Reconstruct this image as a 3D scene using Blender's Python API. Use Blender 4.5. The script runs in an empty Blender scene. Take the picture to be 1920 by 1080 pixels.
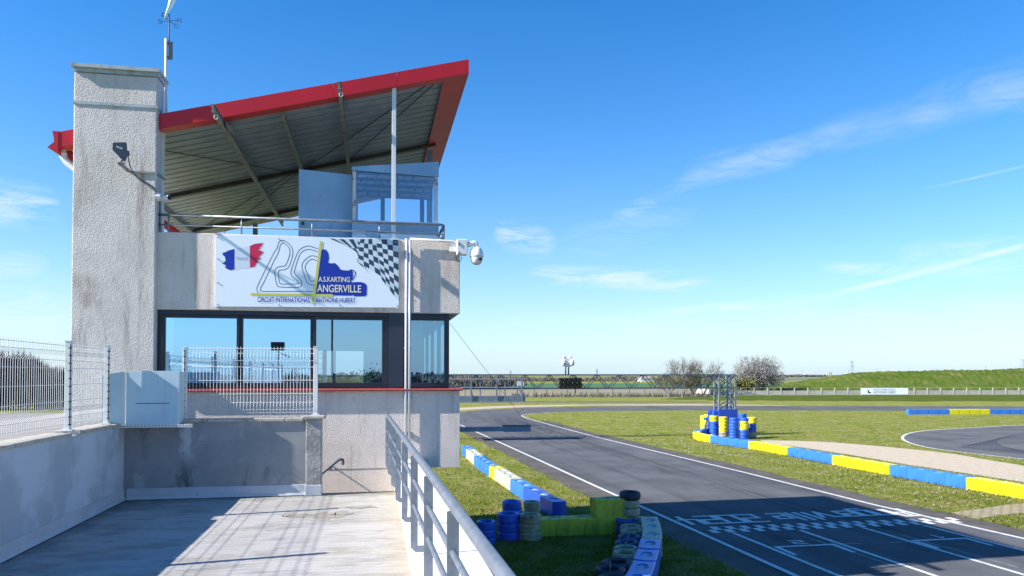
import bpy, math, random
import numpy as np
from mathutils import Vector, Matrix

R = random.Random(7)
SC = bpy.context.scene
COL = SC.collection
PI = math.pi

# ---------------------------------------------------------------- camera model
ZC = 3.80                                   # eye height above the track
A, PT, F = math.radians(10.5), math.radians(1.35), 1400.0
rgt = Vector((math.cos(A), -math.sin(A), 0))
f0 = Vector((math.sin(A), math.cos(A), 0))
u0 = Vector((0, 0, 1))
fwd = f0 * math.cos(PT) + u0 * math.sin(PT)
upv = u0 * math.cos(PT) - f0 * math.sin(PT)
CY = 703.0 - F * math.tan(PT)
EYE = Vector((0, 0, ZC))

def ray(u, v):
    return rgt * ((u - 960) / F) + fwd + upv * ((CY - v) / F)
def PY(u, v, Y):
    d = ray(u, v); return EYE + d * (Y / d.y)
def PZ(u, v, z):
    d = ray(u, v); return EYE + d * ((z - ZC) / d.z)
def G(u, v, z=0.0):
    return PZ(u, v, z)
def DP(u, v, dist):                          # point at a forward distance
    d = ray(u, v); return EYE + d * (dist / d.dot(f0))

# ---------------------------------------------------------------- mesh builder
class MB:
    def __init__(s): s.v = []; s.f = []; s.m = []
    def add(s, vs, fs, mi=0):
        o = len(s.v); s.v += [tuple(p) for p in vs]
        s.f += [tuple(i + o for i in f) for f in fs]; s.m += [mi] * len(fs); return s
    def box(s, x0, x1, y0, y1, z0, z1, mi=0):
        return s.add([(x0,y0,z0),(x1,y0,z0),(x1,y1,z0),(x0,y1,z0),(x0,y0,z1),(x1,y0,z1),(x1,y1,z1),(x0,y1,z1)],
                     [(3,2,1,0),(4,5,6,7),(0,1,5,4),(1,2,6,5),(2,3,7,6),(3,0,4,7)], mi)
    def obox(s, c, ax, ay, az, mi=0):        # centre and three half-axes
        c, ax, ay, az = Vector(c), Vector(ax), Vector(ay), Vector(az)
        vs = [c + ax*i + ay*j + az*k for k in (-1,1) for i,j in ((-1,-1),(1,-1),(1,1),(-1,1))]
        return s.add(vs, [(3,2,1,0),(4,5,6,7),(0,1,5,4),(1,2,6,5),(2,3,7,6),(3,0,4,7)], mi)
    def bar(s, p, q, w, h, mi=0):            # square bar between points
        p, q = Vector(p), Vector(q); d = (q - p).normalized()
        a = d.cross(Vector((0,0,1))) if abs(d.z) < .95 else Vector((1,0,0))
        a.normalize(); b = a.cross(d)
        return s.obox((p+q)/2, (q-p)/2, a*(w/2), b*(h/2), mi)
    def tube(s, pts, r, n=6, mi=0, caps=True):
        pts = [Vector(p) for p in pts]; rs = r if isinstance(r, (list, tuple)) else [r]*len(pts)
        rings = []; a = None
        for i, p in enumerate(pts):
            d = (pts[min(i+1, len(pts)-1)] - pts[max(i-1, 0)]).normalized()
            if a is None:
                a = d.cross(Vector((0,0,1))) if abs(d.z) < .9 else d.cross(Vector((1,0,0)))
            a = (a - d * a.dot(d)).normalized(); b = d.cross(a)
            rings.append([p + (a*math.cos(2*PI*k/n) + b*math.sin(2*PI*k/n)) * rs[i] for k in range(n)])
        vs = [q for rg in rings for q in rg]; fs = []
        for i in range(len(pts)-1):
            for k in range(n):
                k2 = (k+1) % n; fs.append((i*n+k, i*n+k2, (i+1)*n+k2, (i+1)*n+k))
        if caps: fs += [tuple(range(n-1,-1,-1)), tuple(range((len(pts)-1)*n, len(pts)*n))]
        return s.add(vs, fs, mi)
    def prism(s, poly, off, mi=0):
        poly = [Vector(p) for p in poly]; off = Vector(off); n = len(poly)
        vs = poly + [p + off for p in poly]
        fs = [tuple(range(n-1,-1,-1)), tuple(range(n, 2*n))] + [(i, (i+1)%n, n+(i+1)%n, n+i) for i in range(n)]
        return s.add(vs, fs, mi)
    def face(s, pts, mi=0): return s.add(pts, [tuple(range(len(pts)))], mi)
    def lathe(s, prof, n, c=(0,0,0), mi=0, closed=False):
        c = Vector(c); vs = []; fs = []; m = len(prof)
        for k in range(n):
            t = 2*PI*k/n
            vs += [c + Vector((r*math.cos(t), r*math.sin(t), z)) for r, z in prof]
        for k in range(n):
            k2 = (k+1) % n
            for i in range(m if closed else m-1):
                j = (i+1) % m; fs.append((k*m+i, k2*m+i, k2*m+j, k*m+j))
        return s.add(vs, fs, mi)
    def strip(s, pts, w, mi=0, side=0.0, z=None):   # flat ribbon on the ground
        pts = [Vector(p) for p in pts]; vs = []
        for i, p in enumerate(pts):
            d = pts[min(i+1,len(pts)-1)] - pts[max(i-1,0)]; d.z = 0; d.normalize()
            nrm = Vector((-d.y, d.x, 0)); zz = p.z if z is None else z
            for sgn in (-.5, .5):
                q = p + nrm * (w * (sgn + side)); vs.append((q.x, q.y, zz))
        return s.add(vs, [(2*i, 2*i+2, 2*i+3, 2*i+1) for i in range(len(pts)-1)], mi)
    def mesh(s, name, mats, smooth=False, org=(0,0,0)):
        me = bpy.data.meshes.new(name)
        o = Vector(org)
        me.from_pydata([tuple(Vector(p) - o) for p in s.v], [], s.f)
        for m in (mats if isinstance(mats, (list, tuple)) else [mats]): me.materials.append(m)
        me.polygons.foreach_set('material_index', s.m)
        if smooth: me.polygons.foreach_set('use_smooth', [True]*len(s.f))
        me.update(); return me

ORG = {}
def org(o): return ORG[o.name] if o is not None else Vector((0,0,0))
def tag(o, label=None, cat=None, group=None, kind=None):
    if label: o['label'] = label
    if cat: o['category'] = cat
    if group: o['group'] = group
    if kind: o['kind'] = kind
    return o
def thing(name, label, cat, loc=(0,0,0), group=None):
    o = bpy.data.objects.new(name, None); COL.objects.link(o); o.location = loc; o.empty_display_size = .2
    ORG[o.name] = Vector(loc); return tag(o, label, cat, group)
def part(name, mb, m, parent=None, smooth=False, bevel=0, label=None, loc=None, auto=None):
    """mesh given in world coordinates; becomes a child whose origin is the parent's"""
    L = org(parent) if loc is None else Vector(loc)
    o = bpy.data.objects.new(name, mb.mesh(name, m, smooth, L)); COL.objects.link(o)
    ORG[o.name] = L
    if parent is not None:
        o.parent = parent; o.location = L - org(parent)
    else: o.location = L
    if bevel:
        b = o.modifiers.new('bevel', 'BEVEL'); b.width = bevel; b.segments = 2; b.limit_method = 'ANGLE'
    if label: o['label'] = label
    return o
def struct(name, mb, m, **k):
    return tag(part(name, mb, m, **k), kind='structure')

# ---------------------------------------------------------------- materials
def nodes(name):
    m = bpy.data.materials.new(name); m.use_nodes = True
    nt = m.node_tree; b = nt.nodes['Principled BSDF']
    return m, nt, b
def N(nt, typ, **k):
    n = nt.nodes.new(typ)
    for a, v in k.items():
        if a.startswith('i_'): n.inputs[a[2:].replace('_', ' ')].default_value = v
        else: setattr(n, a, v)
    return n
def col4(c): return (c[0], c[1], c[2], 1)
def noise_node(nt, vec, scale, detail=6, rough=.6, stretch=None):
    if stretch:
        mp = N(nt, 'ShaderNodeMapping'); mp.inputs['Scale'].default_value = stretch
        nt.links.new(vec, mp.inputs['Vector']); vec = mp.outputs['Vector']
    n = N(nt, 'ShaderNodeTexNoise'); n.inputs['Scale'].default_value = scale
    n.inputs['Detail'].default_value = detail; n.inputs['Roughness'].default_value = rough
    nt.links.new(vec, n.inputs['Vector']); return n.outputs['Fac']
def ramp(nt, fac, lo, hi):
    r = N(nt, 'ShaderNodeMapRange'); r.interpolation_type = 'SMOOTHSTEP'
    r.inputs['From Min'].default_value = lo; r.inputs['From Max'].default_value = hi
    nt.links.new(fac, r.inputs['Value']); return r.outputs['Result']
def mixc(nt, fac, a, b):
    x = N(nt, 'ShaderNodeMix', data_type='RGBA')
    for s, i in ((a, 6), (b, 7)):
        if isinstance(s, (tuple, list)): x.inputs[i].default_value = col4(s)
        else: nt.links.new(s, x.inputs[i])
    if isinstance(fac, (int, float)): x.inputs[0].default_value = fac
    else: nt.links.new(fac, x.inputs[0])
    return x.outputs[2]
def mat(name, c1, c2=None, scale=2.0, rough=.6, metal=0.0, bump=None, layers=(), spec=None, detail=6, stretch=None, coord='Object', lohi=(.35,.65)):
    """two-tone noise base; layers = (colour, noise scale, lo, hi, amount[, stretch]); bump = (scale, distance[, stretch])"""
    m, nt, b = nodes(name)
    vec = N(nt, 'ShaderNodeTexCoord').outputs[coord]
    if coord == 'World':
        pass
    c = c1
    if c2: c = mixc(nt, ramp(nt, noise_node(nt, vec, scale, detail, stretch=stretch), *lohi), c1, c2)
    for L in layers:
        f = ramp(nt, noise_node(nt, vec, L[1], 7, .65, L[5] if len(L) > 5 else None), L[2], L[3])
        mu = N(nt, 'ShaderNodeMath', operation='MULTIPLY'); mu.inputs[1].default_value = L[4]
        nt.links.new(f, mu.inputs[0]); c = mixc(nt, mu.outputs[0], c, L[0])
    if isinstance(c, (tuple, list)): b.inputs['Base Color'].default_value = col4(c)
    else: nt.links.new(c, b.inputs['Base Color'])
    b.inputs['Roughness'].default_value = rough; b.inputs['Metallic'].default_value = metal
    if spec is not None: b.inputs['Specular IOR Level'].default_value = spec
    if bump:
        h = noise_node(nt, vec, bump[0], 4, .6, bump[2] if len(bump) > 2 else None)
        bp = N(nt, 'ShaderNodeBump'); bp.inputs['Distance'].default_value = bump[1]; bp.inputs['Strength'].default_value = 1
        nt.links.new(h, bp.inputs['Height']); nt.links.new(bp.outputs['Normal'], b.inputs['Normal'])
    return m

M = {}
def stucco(name, c1, c2, dirt):
    m, nt, b = nodes(name)
    vec = N(nt, 'ShaderNodeTexCoord').outputs['Object']
    c = mixc(nt, ramp(nt, noise_node(nt, vec, 1.3, 8, .7), .35, .7), c1, c2)
    c = mixc(nt, ramp(nt, noise_node(nt, vec, 45, 3, .6), .55, .8), c, tuple(x*.82 for x in c1))
    c = mixc(nt, ramp(nt, noise_node(nt, vec, 1.1, 8, .75, (1,1,.45)), .52, .74), c, dirt)
    c = mixc(nt, ramp(nt, noise_node(nt, vec, 3.2, 8, .7, (2.2,2.2,.22)), .50, .74), c, dirt)
    c = mixc(nt, ramp(nt, noise_node(nt, vec, 10, 6, .75), .60, .78), c, tuple(x*.72 for x in c1))
    nt.links.new(c, b.inputs['Base Color']); b.inputs['Roughness'].default_value = .9
    b.inputs['Specular IOR Level'].default_value = .2
    n1 = noise_node(nt, vec, 52, 4, .6)
    bp = N(nt, 'ShaderNodeBump'); bp.inputs['Distance'].default_value = .0075; bp.inputs['Strength'].default_value = .85
    nt.links.new(ramp(nt, n1, .3, .7), bp.inputs['Height']); nt.links.new(bp.outputs['Normal'], b.inputs['Normal'])
    return m
M['stucco'] = stucco('stucco_render', (.74,.665,.615), (.66,.59,.545), (.46,.39,.34))
M['stucco_tower'] = stucco('stucco_tower', (.66,.62,.60), (.55,.52,.505), (.33,.295,.27))
M['red'] = mat('red_fascia_paint', (.52,.012,.022), (.46,.012,.02), 1.5, rough=.38, spec=.4)
M['red_tile'] = mat('red_sill_tile', (.36,.06,.06), (.28,.05,.05), 6, rough=.45)
M['sheet'] = mat('roof_sheet', (.30,.345,.42), (.25,.29,.35), 2.5, rough=.6, layers=[((.17,.19,.22), 3.0, .55, .8, .5, (.4,3,3))])
M['steel_dark'] = mat('dark_steel', (.055,.058,.06), (.04,.042,.045), 4, rough=.6)
M['rusty'] = mat('rusty_galvanised_steel', (.25,.27,.29), (.21,.225,.24), 4, rough=.6, layers=[((.20,.10,.045), 7, .52, .62, .9)])
M['galv'] = mat('galvanised_steel', (.30,.33,.37), (.22,.25,.29), 14, rough=.42, metal=.55)
M['galv_dark'] = mat('weathered_gantry_steel', (.075,.10,.13), (.055,.075,.10), 9, rough=.55)
M['galv_light'] = mat('dull_galvanised_steel', (.20,.235,.28), (.15,.18,.22), 9, rough=.55)
M['bluesteel'] = mat('blue_grey_steel', (.15,.24,.36), (.11,.18,.28), 5, rough=.55)
M['white'] = mat('white_coated_metal', (.82,.82,.81), (.76,.77,.77), 3, rough=.4)
M['whiteplastic'] = mat('white_plastic', (.85,.85,.84), rough=.3)
M['navy'] = mat('navy_window_frame', (.012,.014,.028), (.016,.018,.034), 2, rough=.35)
M['navypanel'] = mat('navy_panel', (.02,.028,.05), (.026,.036,.06), 2, rough=.4)
M['black'] = mat('black_plastic', (.012,.012,.014), rough=.45)
M['lens'] = mat('dark_lens', (.02,.015,.02), rough=.15)
M['cable'] = mat('black_cable', (.02,.02,.022), rough=.6)
M['boothpaint'] = mat('blue_grey_booth_panel', (.24,.42,.62), (.20,.36,.55), 2.2, rough=.5, layers=[((.07,.08,.10), 3.2, .60, .72, .65, (2.5,2.5,.7)), ((.30,.42,.52), 1.2, .5,.75,.6)])
M['rustwhite'] = mat('rusty_white_angle', (.62,.60,.58), (.55,.52,.50), 8, rough=.6, layers=[((.22,.09,.05), 13, .52, .60, .9)])
M['cabpaint'] = mat('cabinet_paint', (.46,.60,.66), (.41,.54,.60), 2.2, rough=.5, layers=[((.25,.31,.34), 3, .55, .75, .5, (3,3,.5))])
M['zinc'] = mat('zinc_flashing', (.40,.45,.48), (.33,.37,.40), 5, rough=.55, layers=[((.16,.17,.15), 5, .52, .68, .7, (1,1,.4))])
M['coping'] = mat('coping_stone', (.52,.49,.43), (.40,.37,.32), 5, rough=.85, bump=(30,.004), layers=[((.14,.10,.08), 6, .56, .68, .7)])
M['skirt'] = mat('grey_waterproof_coating', (.46,.50,.54), (.40,.44,.48), 3, rough=.55, layers=[((.25,.25,.24), 9, .6, .75, .5)])
M['whitewash'] = mat('white_kerb_paint', (.84,.83,.80), (.78,.76,.72), 3, rough=.6, layers=[((.5,.45,.36), 4, .62, .75, .5)])
M['pier'] = mat('rough_concrete', (.34,.34,.33), (.22,.22,.22), 5, rough=.9, bump=(24,.012), layers=[((.12,.12,.12), 9, .55, .7, .6)])
M['pipe'] = mat('white_pipe', (.80,.80,.80), (.7,.7,.7), 5, rough=.35)
M['interior'] = mat('white_interior', (.75,.76,.75), rough=.7)
M['interiorfloor'] = mat('grey_interior_floor', (.3,.3,.3), rough=.7)
M['roofpost'] = mat('white_post_paint', (.66,.70,.74), (.6,.64,.68), 3, rough=.45)
M['railblue'] = mat('galvanised_deck_rail', (.24,.28,.33), (.18,.21,.25), 12, rough=.45, metal=.4, layers=[((.05,.04,.035), 18, .6,.7,.8)])
M['bark'] = mat('bare_bark', (.24,.19,.155), (.16,.125,.10), 5, rough=.9)
M['barkpale'] = mat('pale_bark', (.28,.25,.24), (.2,.17,.15), 5, rough=.9)
M['blossom'] = mat('grey_white_blossom', (.46,.45,.42), (.22,.205,.175), 1.2, rough=.8)
M['hedge'] = mat('bare_hedge_twigs', (.085,.050,.068), (.05,.030,.042), .6, rough=.9)
M['leafgreen'] = mat('yellow_green_leaves', (.24,.24,.05), (.13,.14,.035), 2.5, rough=.8)
M['leafdark'] = mat('dark_evergreen_leaves', (.025,.045,.02), (.04,.06,.025), 1.5, rough=.8)
M['twigfar'] = mat('far_trees', (.15,.135,.115), (.24,.21,.18), .12, rough=.95)
M['concrete'] = mat('white_concrete', (.60,.57,.52), (.50,.48,.43), 1.0, rough=.85, layers=[((.3,.29,.25), 2, .55,.75,.5,(1,1,.4))])
M['pylon'] = mat('hazed_pylon_steel', (.30,.38,.46), rough=.6)  # pale blue stands in for aerial haze over the distance
M['brownpole'] = mat('brown_chimney', (.36,.28,.27), rough=.8)
M['turbine'] = mat('turbine_white', (.85,.86,.88), rough=.5)
M['signwhite'] = mat('white_sign_panel', (.84,.90,.95), (.82,.88,.94), .8, rough=.3)
M['ink'] = mat('navy_ink', (.012,.035,.13), rough=.4)
M['inkthin'] = mat('dark_teal_ink', (.01,.04,.09), rough=.4)
M['inkblue'] = mat('blue_ink', (.005,.03,.36), rough=.4)
M['inkred'] = mat('crimson_ink', (.60,.015,.08), rough=.4)
M['inkyellow'] = mat('yellow_ink', (.62,.60,.08), rough=.4)
M['inkcream'] = mat('cream_ink', (.80,.78,.55), rough=.4)
M['inkgrey'] = mat('grey_ink', (.30,.34,.40), rough=.4)
M['inkpale'] = mat('pale_blue_ink', (.66,.74,.82), rough=.4)
M['inkcheck'] = mat('checker_ink', (.03,.055,.10), rough=.4)
M['inkflag'] = mat('flag_ground_ink', (.55,.68,.74), (.68,.76,.80), 3, rough=.4)
M['paint'] = mat('road_paint', (.74,.74,.72), (.60,.60,.59), 5, rough=.7, spec=.2, layers=[((.15,.15,.155), 11, .54, .70, .8)])
M['paintfaint'] = mat('worn_road_paint', (.12,.125,.135), (.20,.205,.22), 6, rough=.7)
M['sockcloth'] = mat('windsock_cloth', (.85,.88,.88), (.55,.8,.82), 3, rough=.7)

def plastic(name, c, dark, rough=.38, grub=False):
    if grub: return mat(name, c, tuple(x*.78 for x in c), 2.0, rough=.55, layers=[(dark, 3.5, .50, .70, .8, (2.6,2.6,.5)), (dark, 14, .55, .68, .75), ((.35,.36,.3), 30, .66, .74, .5)])
    return mat(name, c, tuple(x*.86 for x in c), 2.0, rough=rough, layers=[(dark, 3.5, .56, .78, .55, (2.2,2.2,.6)), (dark, 14, .62, .72, .6)])
BLK = {'blue': plastic('blue_barrier_plastic', (.045,.23,.80), (.03,.10,.30)),
       'yellow': plastic('yellow_barrier_plastic', (.80,.74,.012), (.35,.33,.05)),
       'cream': plastic('cream_barrier_plastic', (.70,.69,.50), (.30,.29,.22), grub=True),
       'shade_blue': plastic('shade_darkened_blue_plastic', (.02,.085,.52), (.02,.03,.15)),  # the blue plastic with shade darkened into its colour; gantry foot shares it
       'shade_yellow': plastic('shade_darkened_dirty_yellow_plastic', (.46,.50,.035), (.14,.15,.03), grub=True)}  # yellow plastic with shade put into its base colour, plus real grime
DIRT = mat('dirt_in_recess', (.05,.055,.06), (.42,.50,.58), 6, rough=.8, detail=9, lohi=(.40,.52))
TYR = {'blue': mat('blue_tyre_paint', (.014,.085,.50), (.02,.11,.56), 5, bump=(16,.02), rough=.4, layers=[((.02,.02,.03), 8, .62,.7,.7)]),
       'yellow': mat('yellow_tyre_paint', (.74,.62,.02), (.66,.55,.02), 5, bump=(16,.02), rough=.45, layers=[((.2,.17,.08), 8, .62,.72,.6)]),
       'cream': mat('cream_tyre_paint', (.36,.34,.22), (.26,.245,.16), 6, bump=(16,.02), rough=.6, layers=[((.05,.05,.04), 7, .56,.68,.8)]),
       'dark': mat('dark_tyre_rubber', (.022,.026,.04), (.03,.036,.055), 6, bump=(16,.02), rough=.65),
       'steelblue': mat('worn_blue_tyre_paint', (.035,.085,.22), (.03,.06,.13), 8, bump=(16,.02), rough=.55, layers=[((.02,.022,.03), 7, .52,.66,.8)])}

def wave_bump(m, scale, dist, direction='Y'):
    nt = m.node_tree; b = nt.nodes['Principled BSDF']
    vec = N(nt, 'ShaderNodeTexCoord').outputs['Object']
    w = N(nt, 'ShaderNodeTexWave', bands_direction=direction); w.inputs['Scale'].default_value = scale
    w.inputs['Distortion'].default_value = 1.2; w.inputs['Detail'].default_value = 2; w.inputs['Detail Scale'].default_value = .5
    nt.links.new(vec, w.inputs['Vector'])
    n1 = noise_node(nt, vec, 60, 3)
    ad = N(nt, 'ShaderNodeMath', operation='ADD'); nt.links.new(w.outputs['Fac'], ad.inputs[0]); nt.links.new(n1, ad.inputs[1])
    bp = N(nt, 'ShaderNodeBump'); bp.inputs['Distance'].default_value = dist; nt.links.new(ad.outputs[0], bp.inputs['Height'])
    nt.links.new(bp.outputs['Normal'], b.inputs['Normal'])
M['terrace'] = mat('terrace_concrete', (.60,.585,.56), (.53,.52,.50), 1.2, rough=.95, spec=.1, detail=9,
    layers=[((.44,.40,.33), 1.0, .48, .70, .75, (1,2.5,1)), ((.33,.30,.26), 5, .54, .70, .6, (.35,2.2,1)), ((.30,.29,.27), 40, .58, .72, .5), ((.36,.34,.31), 12, .5, .7, .25, (.2,1.6,1)), ((.28,.275,.265), 2.6, .46, .68, .6, (.7,1.2,1))])
wave_bump(M['terrace'], 3.1, .006)
def edge_dirt(m):
    nt = m.node_tree; b = nt.nodes['Principled BSDF']; vec = N(nt, 'ShaderNodeTexCoord').outputs['Object']
    sp = N(nt, 'ShaderNodeSeparateXYZ'); nt.links.new(vec, sp.inputs[0]); base = b.inputs['Base Color'].links[0].from_socket
    ns = noise_node(nt, vec, 5, 8, .75)
    def MM(op, a, c):
        n = N(nt, 'ShaderNodeMath', operation=op)
        for i, x in enumerate((a, c)):
            if isinstance(x, (int, float)): n.inputs[i].default_value = x
            else: nt.links.new(x, n.inputs[i])
        return n.outputs[0]
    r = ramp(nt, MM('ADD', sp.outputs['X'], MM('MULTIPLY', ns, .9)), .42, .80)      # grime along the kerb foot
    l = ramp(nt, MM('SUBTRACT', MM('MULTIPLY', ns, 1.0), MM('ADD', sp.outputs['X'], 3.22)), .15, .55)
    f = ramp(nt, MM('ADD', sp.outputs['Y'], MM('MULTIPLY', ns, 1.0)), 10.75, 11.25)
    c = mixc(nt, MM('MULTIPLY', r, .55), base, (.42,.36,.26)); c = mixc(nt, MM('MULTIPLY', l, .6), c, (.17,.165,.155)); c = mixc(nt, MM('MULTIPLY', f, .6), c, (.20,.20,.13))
    nt.links.new(c, b.inputs['Base Color'])
edge_dirt(M['terrace'])
M['patch'] = mat('worn_concrete_patch', (.42,.38,.32), (.34,.31,.26), 8, rough=.85, bump=(40,.003))
M['wallgrey'] = mat('stained_grey_wall', (.27,.28,.285), (.215,.225,.235), 1.6, rough=.8, detail=9,
    layers=[((.42,.45,.48), 2.6, .54, .72, .65), ((.11,.115,.12), 3.5, .54, .72, .65, (1.6,1.6,.5)), ((.44,.46,.48), 22, .64,.74,.5), ((.14,.145,.15), 9, .58, .75, .5)])
def add_drip(m, x0):
    nt = m.node_tree; b = nt.nodes['Principled BSDF']; vec = N(nt, 'ShaderNodeTexCoord').outputs['Object']
    sp = N(nt, 'ShaderNodeSeparateXYZ'); nt.links.new(vec, sp.inputs[0])
    def MM(op, a, c=None):
        n = N(nt, 'ShaderNodeMath', operation=op)
        for i, x in enumerate((a, c)):
            if x is None: continue
            if isinstance(x, (int, float)): n.inputs[i].default_value = x
            else: nt.links.new(x, n.inputs[i])
        return n.outputs[0]
    ns = noise_node(nt, vec, 7, 7, .7, (1.4,1,.8))
    dist = MM('ABSOLUTE', MM('SUBTRACT', sp.outputs['X'], x0))
    base = b.inputs['Base Color'].links[0].from_socket
    up = MM('MULTIPLY', ramp(nt, MM('SUBTRACT', MM('MULTIPLY', ns, .34), dist), .06, .16), ramp(nt, sp.outputs['Z'], .35, .75))
    dn = MM('MULTIPLY', ramp(nt, MM('SUBTRACT', MM('MULTIPLY', ns, .46), dist), .10, .24), ramp(nt, MM('MULTIPLY', sp.outputs['Z'], -1), -.62, -.2))
    c = mixc(nt, MM('MULTIPLY', up, .75), base, (.50,.52,.54)); c = mixc(nt, MM('MULTIPLY', dn, .85), c, (.06,.065,.07))
    nt.links.new(c, b.inputs['Base Color'])
add_drip(M['wallgrey'], PY(350,800,10.6).x + 2)
M['wallleft'] = mat('pale_grey_wall', (.47,.52,.57), (.36,.40,.445), 1.4, rough=.95, spec=.1, detail=9, lohi=(.42,.58),
    layers=[((.56,.60,.64), 2.2, .56, .75, .5), ((.17,.175,.18), 3.0, .58, .78, .6, (1.6,1.6,.35)), ((.20,.21,.22), 25, .62, .75, .5)])
M['drip'] = mat('lime_drip', (.42,.45,.48), (.3,.32,.34), 9, rough=.8)

def grass_mat(name, g1, g2, dry, s=1.0):
    m, nt, b = nodes(name)
    vec = N(nt, 'ShaderNodeTexCoord').outputs['Object']
    c = mixc(nt, ramp(nt, noise_node(nt, vec, .35*s, 8, .7), .35, .65), g1, g2)
    c = mixc(nt, ramp(nt, noise_node(nt, vec, 1.1*s, 8, .75, (1.0,.6,1)), .45, .68), c, dry)
    c = mixc(nt, ramp(nt, noise_node(nt, vec, 9*s, 6, .8), .52, .75), c, tuple(x*.62 for x in g1))
    nt.links.new(c, b.inputs['Base Color']); b.inputs['Roughness'].default_value = .95; b.inputs['Specular IOR Level'].default_value = .0
    bp = N(nt, 'ShaderNodeBump'); bp.inputs['Distance'].default_value = .05; bp.inputs['Strength'].default_value = .8
    nt.links.new(noise_node(nt, vec, 14*s, 6, .8), bp.inputs['Height']); nt.links.new(bp.outputs['Normal'], b.inputs['Normal'])
    return m
GR1, GR2, GRD = (.20,.255,.035), (.29,.30,.075), (.40,.36,.19)
M['grass'] = grass_mat('meadow_grass', GR1, GR2, GRD)
M['grassbank'] = grass_mat('bank_grass', (.075,.125,.02), (.10,.15,.03), (.20,.19,.07), .5)
M['berm'] = grass_mat('berm_grass', (.085,.14,.022), (.11,.165,.03), (.20,.20,.075), .35)
M['field'] = mat('dry_field', (.34,.28,.17), (.28,.24,.13), .05, rough=.95, layers=[((.22,.23,.09), .12, .5,.7,.6)])
M['crop'] = mat('green_crop', (.045,.15,.035), (.06,.17,.045), .02, rough=.95)
M['farfield'] = mat('far_field', (.24,.25,.14), (.12,.18,.07), .004, rough=.95)
M['blade'] = mat('grass_blades', (.23,.29,.040), (.42,.385,.14), 1.3, rough=.9, lohi=(.4,.62), spec=.1)
def add_translucent(m, amt):
    nt = m.node_tree; b = nt.nodes['Principled BSDF']; t = N(nt, 'ShaderNodeBsdfTranslucent'); mx = N(nt, 'ShaderNodeMixShader'); mx.inputs[0].default_value = amt
    nt.links.new(b.inputs['Base Color'].links[0].from_socket, t.inputs['Color']); nt.links.new(b.outputs[0], mx.inputs[1]); nt.links.new(t.outputs[0], mx.inputs[2])
    nt.links.new(mx.outputs[0], nt.nodes['Material Output'].inputs['Surface'])
add_translucent(M['blade'], .45)
M['daisy'] = mat('daisy_petals', (.8,.8,.8), rough=.8)
M['gravel'] = mat('pea_gravel', (.70,.585,.42), (.60,.49,.34), 3, rough=.95, bump=(18,.05), layers=[((.78,.72,.62), 16, .55,.62,.8), ((.20,.155,.12), 20, .58,.66,.7)])
M['gravelpink'] = mat('pink_gravel', (.62,.48,.38), (.55,.42,.33), 1, rough=.95, bump=(10,.05))
M['parking'] = mat('pale_parking_gravel', (.40,.36,.31), (.33,.31,.28), .6, rough=.95)
M['dirt'] = mat('bare_earth', (.16,.125,.085), (.11,.12,.05), 3, rough=.95, bump=(12,.03))
M['asphalt'] = mat('asphalt', (.165,.17,.18), (.125,.129,.14), .5, rough=.9, spec=.08, detail=9, bump=(90,.006),
    layers=[((.075,.076,.085), .55, .46, .70, .85, (1.6,.05,1)), ((.26,.26,.262), 70, .62, .72, .6), ((.05,.05,.055), 60, .62,.72,.5)])
M['asphalt2'] = mat('asphalt_dusty', (.18,.18,.185), (.14,.143,.15), .4, rough=.9, spec=.08, detail=9, bump=(90,.006),
    layers=[((.06,.06,.065), .35, .5, .7, .6), ((.18,.17,.155), 3, .55, .75, .5)])
M['asphaltedge'] = mat('worn_asphalt_edge', (.16,.148,.135), (.115,.108,.10), 1.2, rough=.9, spec=.1, bump=(60,.01), layers=[((.20,.17,.12), 5, .56,.7,.6)])
M['skid'] = mat('tyre_rubber_mark', (.030,.031,.036), (.05,.05,.055), 2, rough=.7)
def paver_mat():
    m, nt, b = nodes('sandstone_pavers'); vec = N(nt, 'ShaderNodeTexCoord').outputs['Object']
    br = N(nt, 'ShaderNodeTexBrick'); br.inputs['Scale'].default_value = 1.6; br.inputs['Mortar Size'].default_value = .035
    br.inputs['Color1'].default_value = (.52,.42,.27,1); br.inputs['Color2'].default_value = (.44,.35,.22,1); br.inputs['Mortar'].default_value = (.15,.15,.05,1)
    nt.links.new(vec, br.inputs['Vector'])
    c = mixc(nt, ramp(nt, noise_node(nt, vec, 2.2, 7, .7), .58, .68), br.outputs['Color'], (.12,.14,.03))
    nt.links.new(c, b.inputs['Base Color']); b.inputs['Roughness'].default_value = .9; return m
M['paver'] = paver_mat()

def glass(name, tint_r, tint_t, fac):
    m = bpy.data.materials.new(name); m.use_nodes = True; nt = m.node_tree
    nt.nodes.remove(nt.nodes['Principled BSDF'])
    g = N(nt, 'ShaderNodeBsdfGlossy'); g.inputs['Color'].default_value = col4(tint_r); g.inputs['Roughness'].default_value = .004
    t = N(nt, 'ShaderNodeBsdfTransparent'); t.inputs['Color'].default_value = col4(tint_t)
    mx = N(nt, 'ShaderNodeMixShader'); mx.inputs[0].default_value = fac
    nt.links.new(t.outputs[0], mx.inputs[1]); nt.links.new(g.outputs[0], mx.inputs[2])
    nt.links.new(mx.outputs[0], nt.nodes['Material Output'].inputs['Surface']); return m
M['mirror'] = glass('reflective_window_glass', (.42,.72,1.0), (.35,.45,.55), .90)
M['glass3'] = glass('half_reflective_glass', (.50,.76,1.0), (.62,.72,.80), .60)
M['glass4'] = glass('corner_window_glass', (.50,.76,1.0), (.55,.78,.92), .42)
M['boothglass'] = glass('dirty_booth_glass', (.6,.75,.95), (.72,.80,.90), .20)

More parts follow.
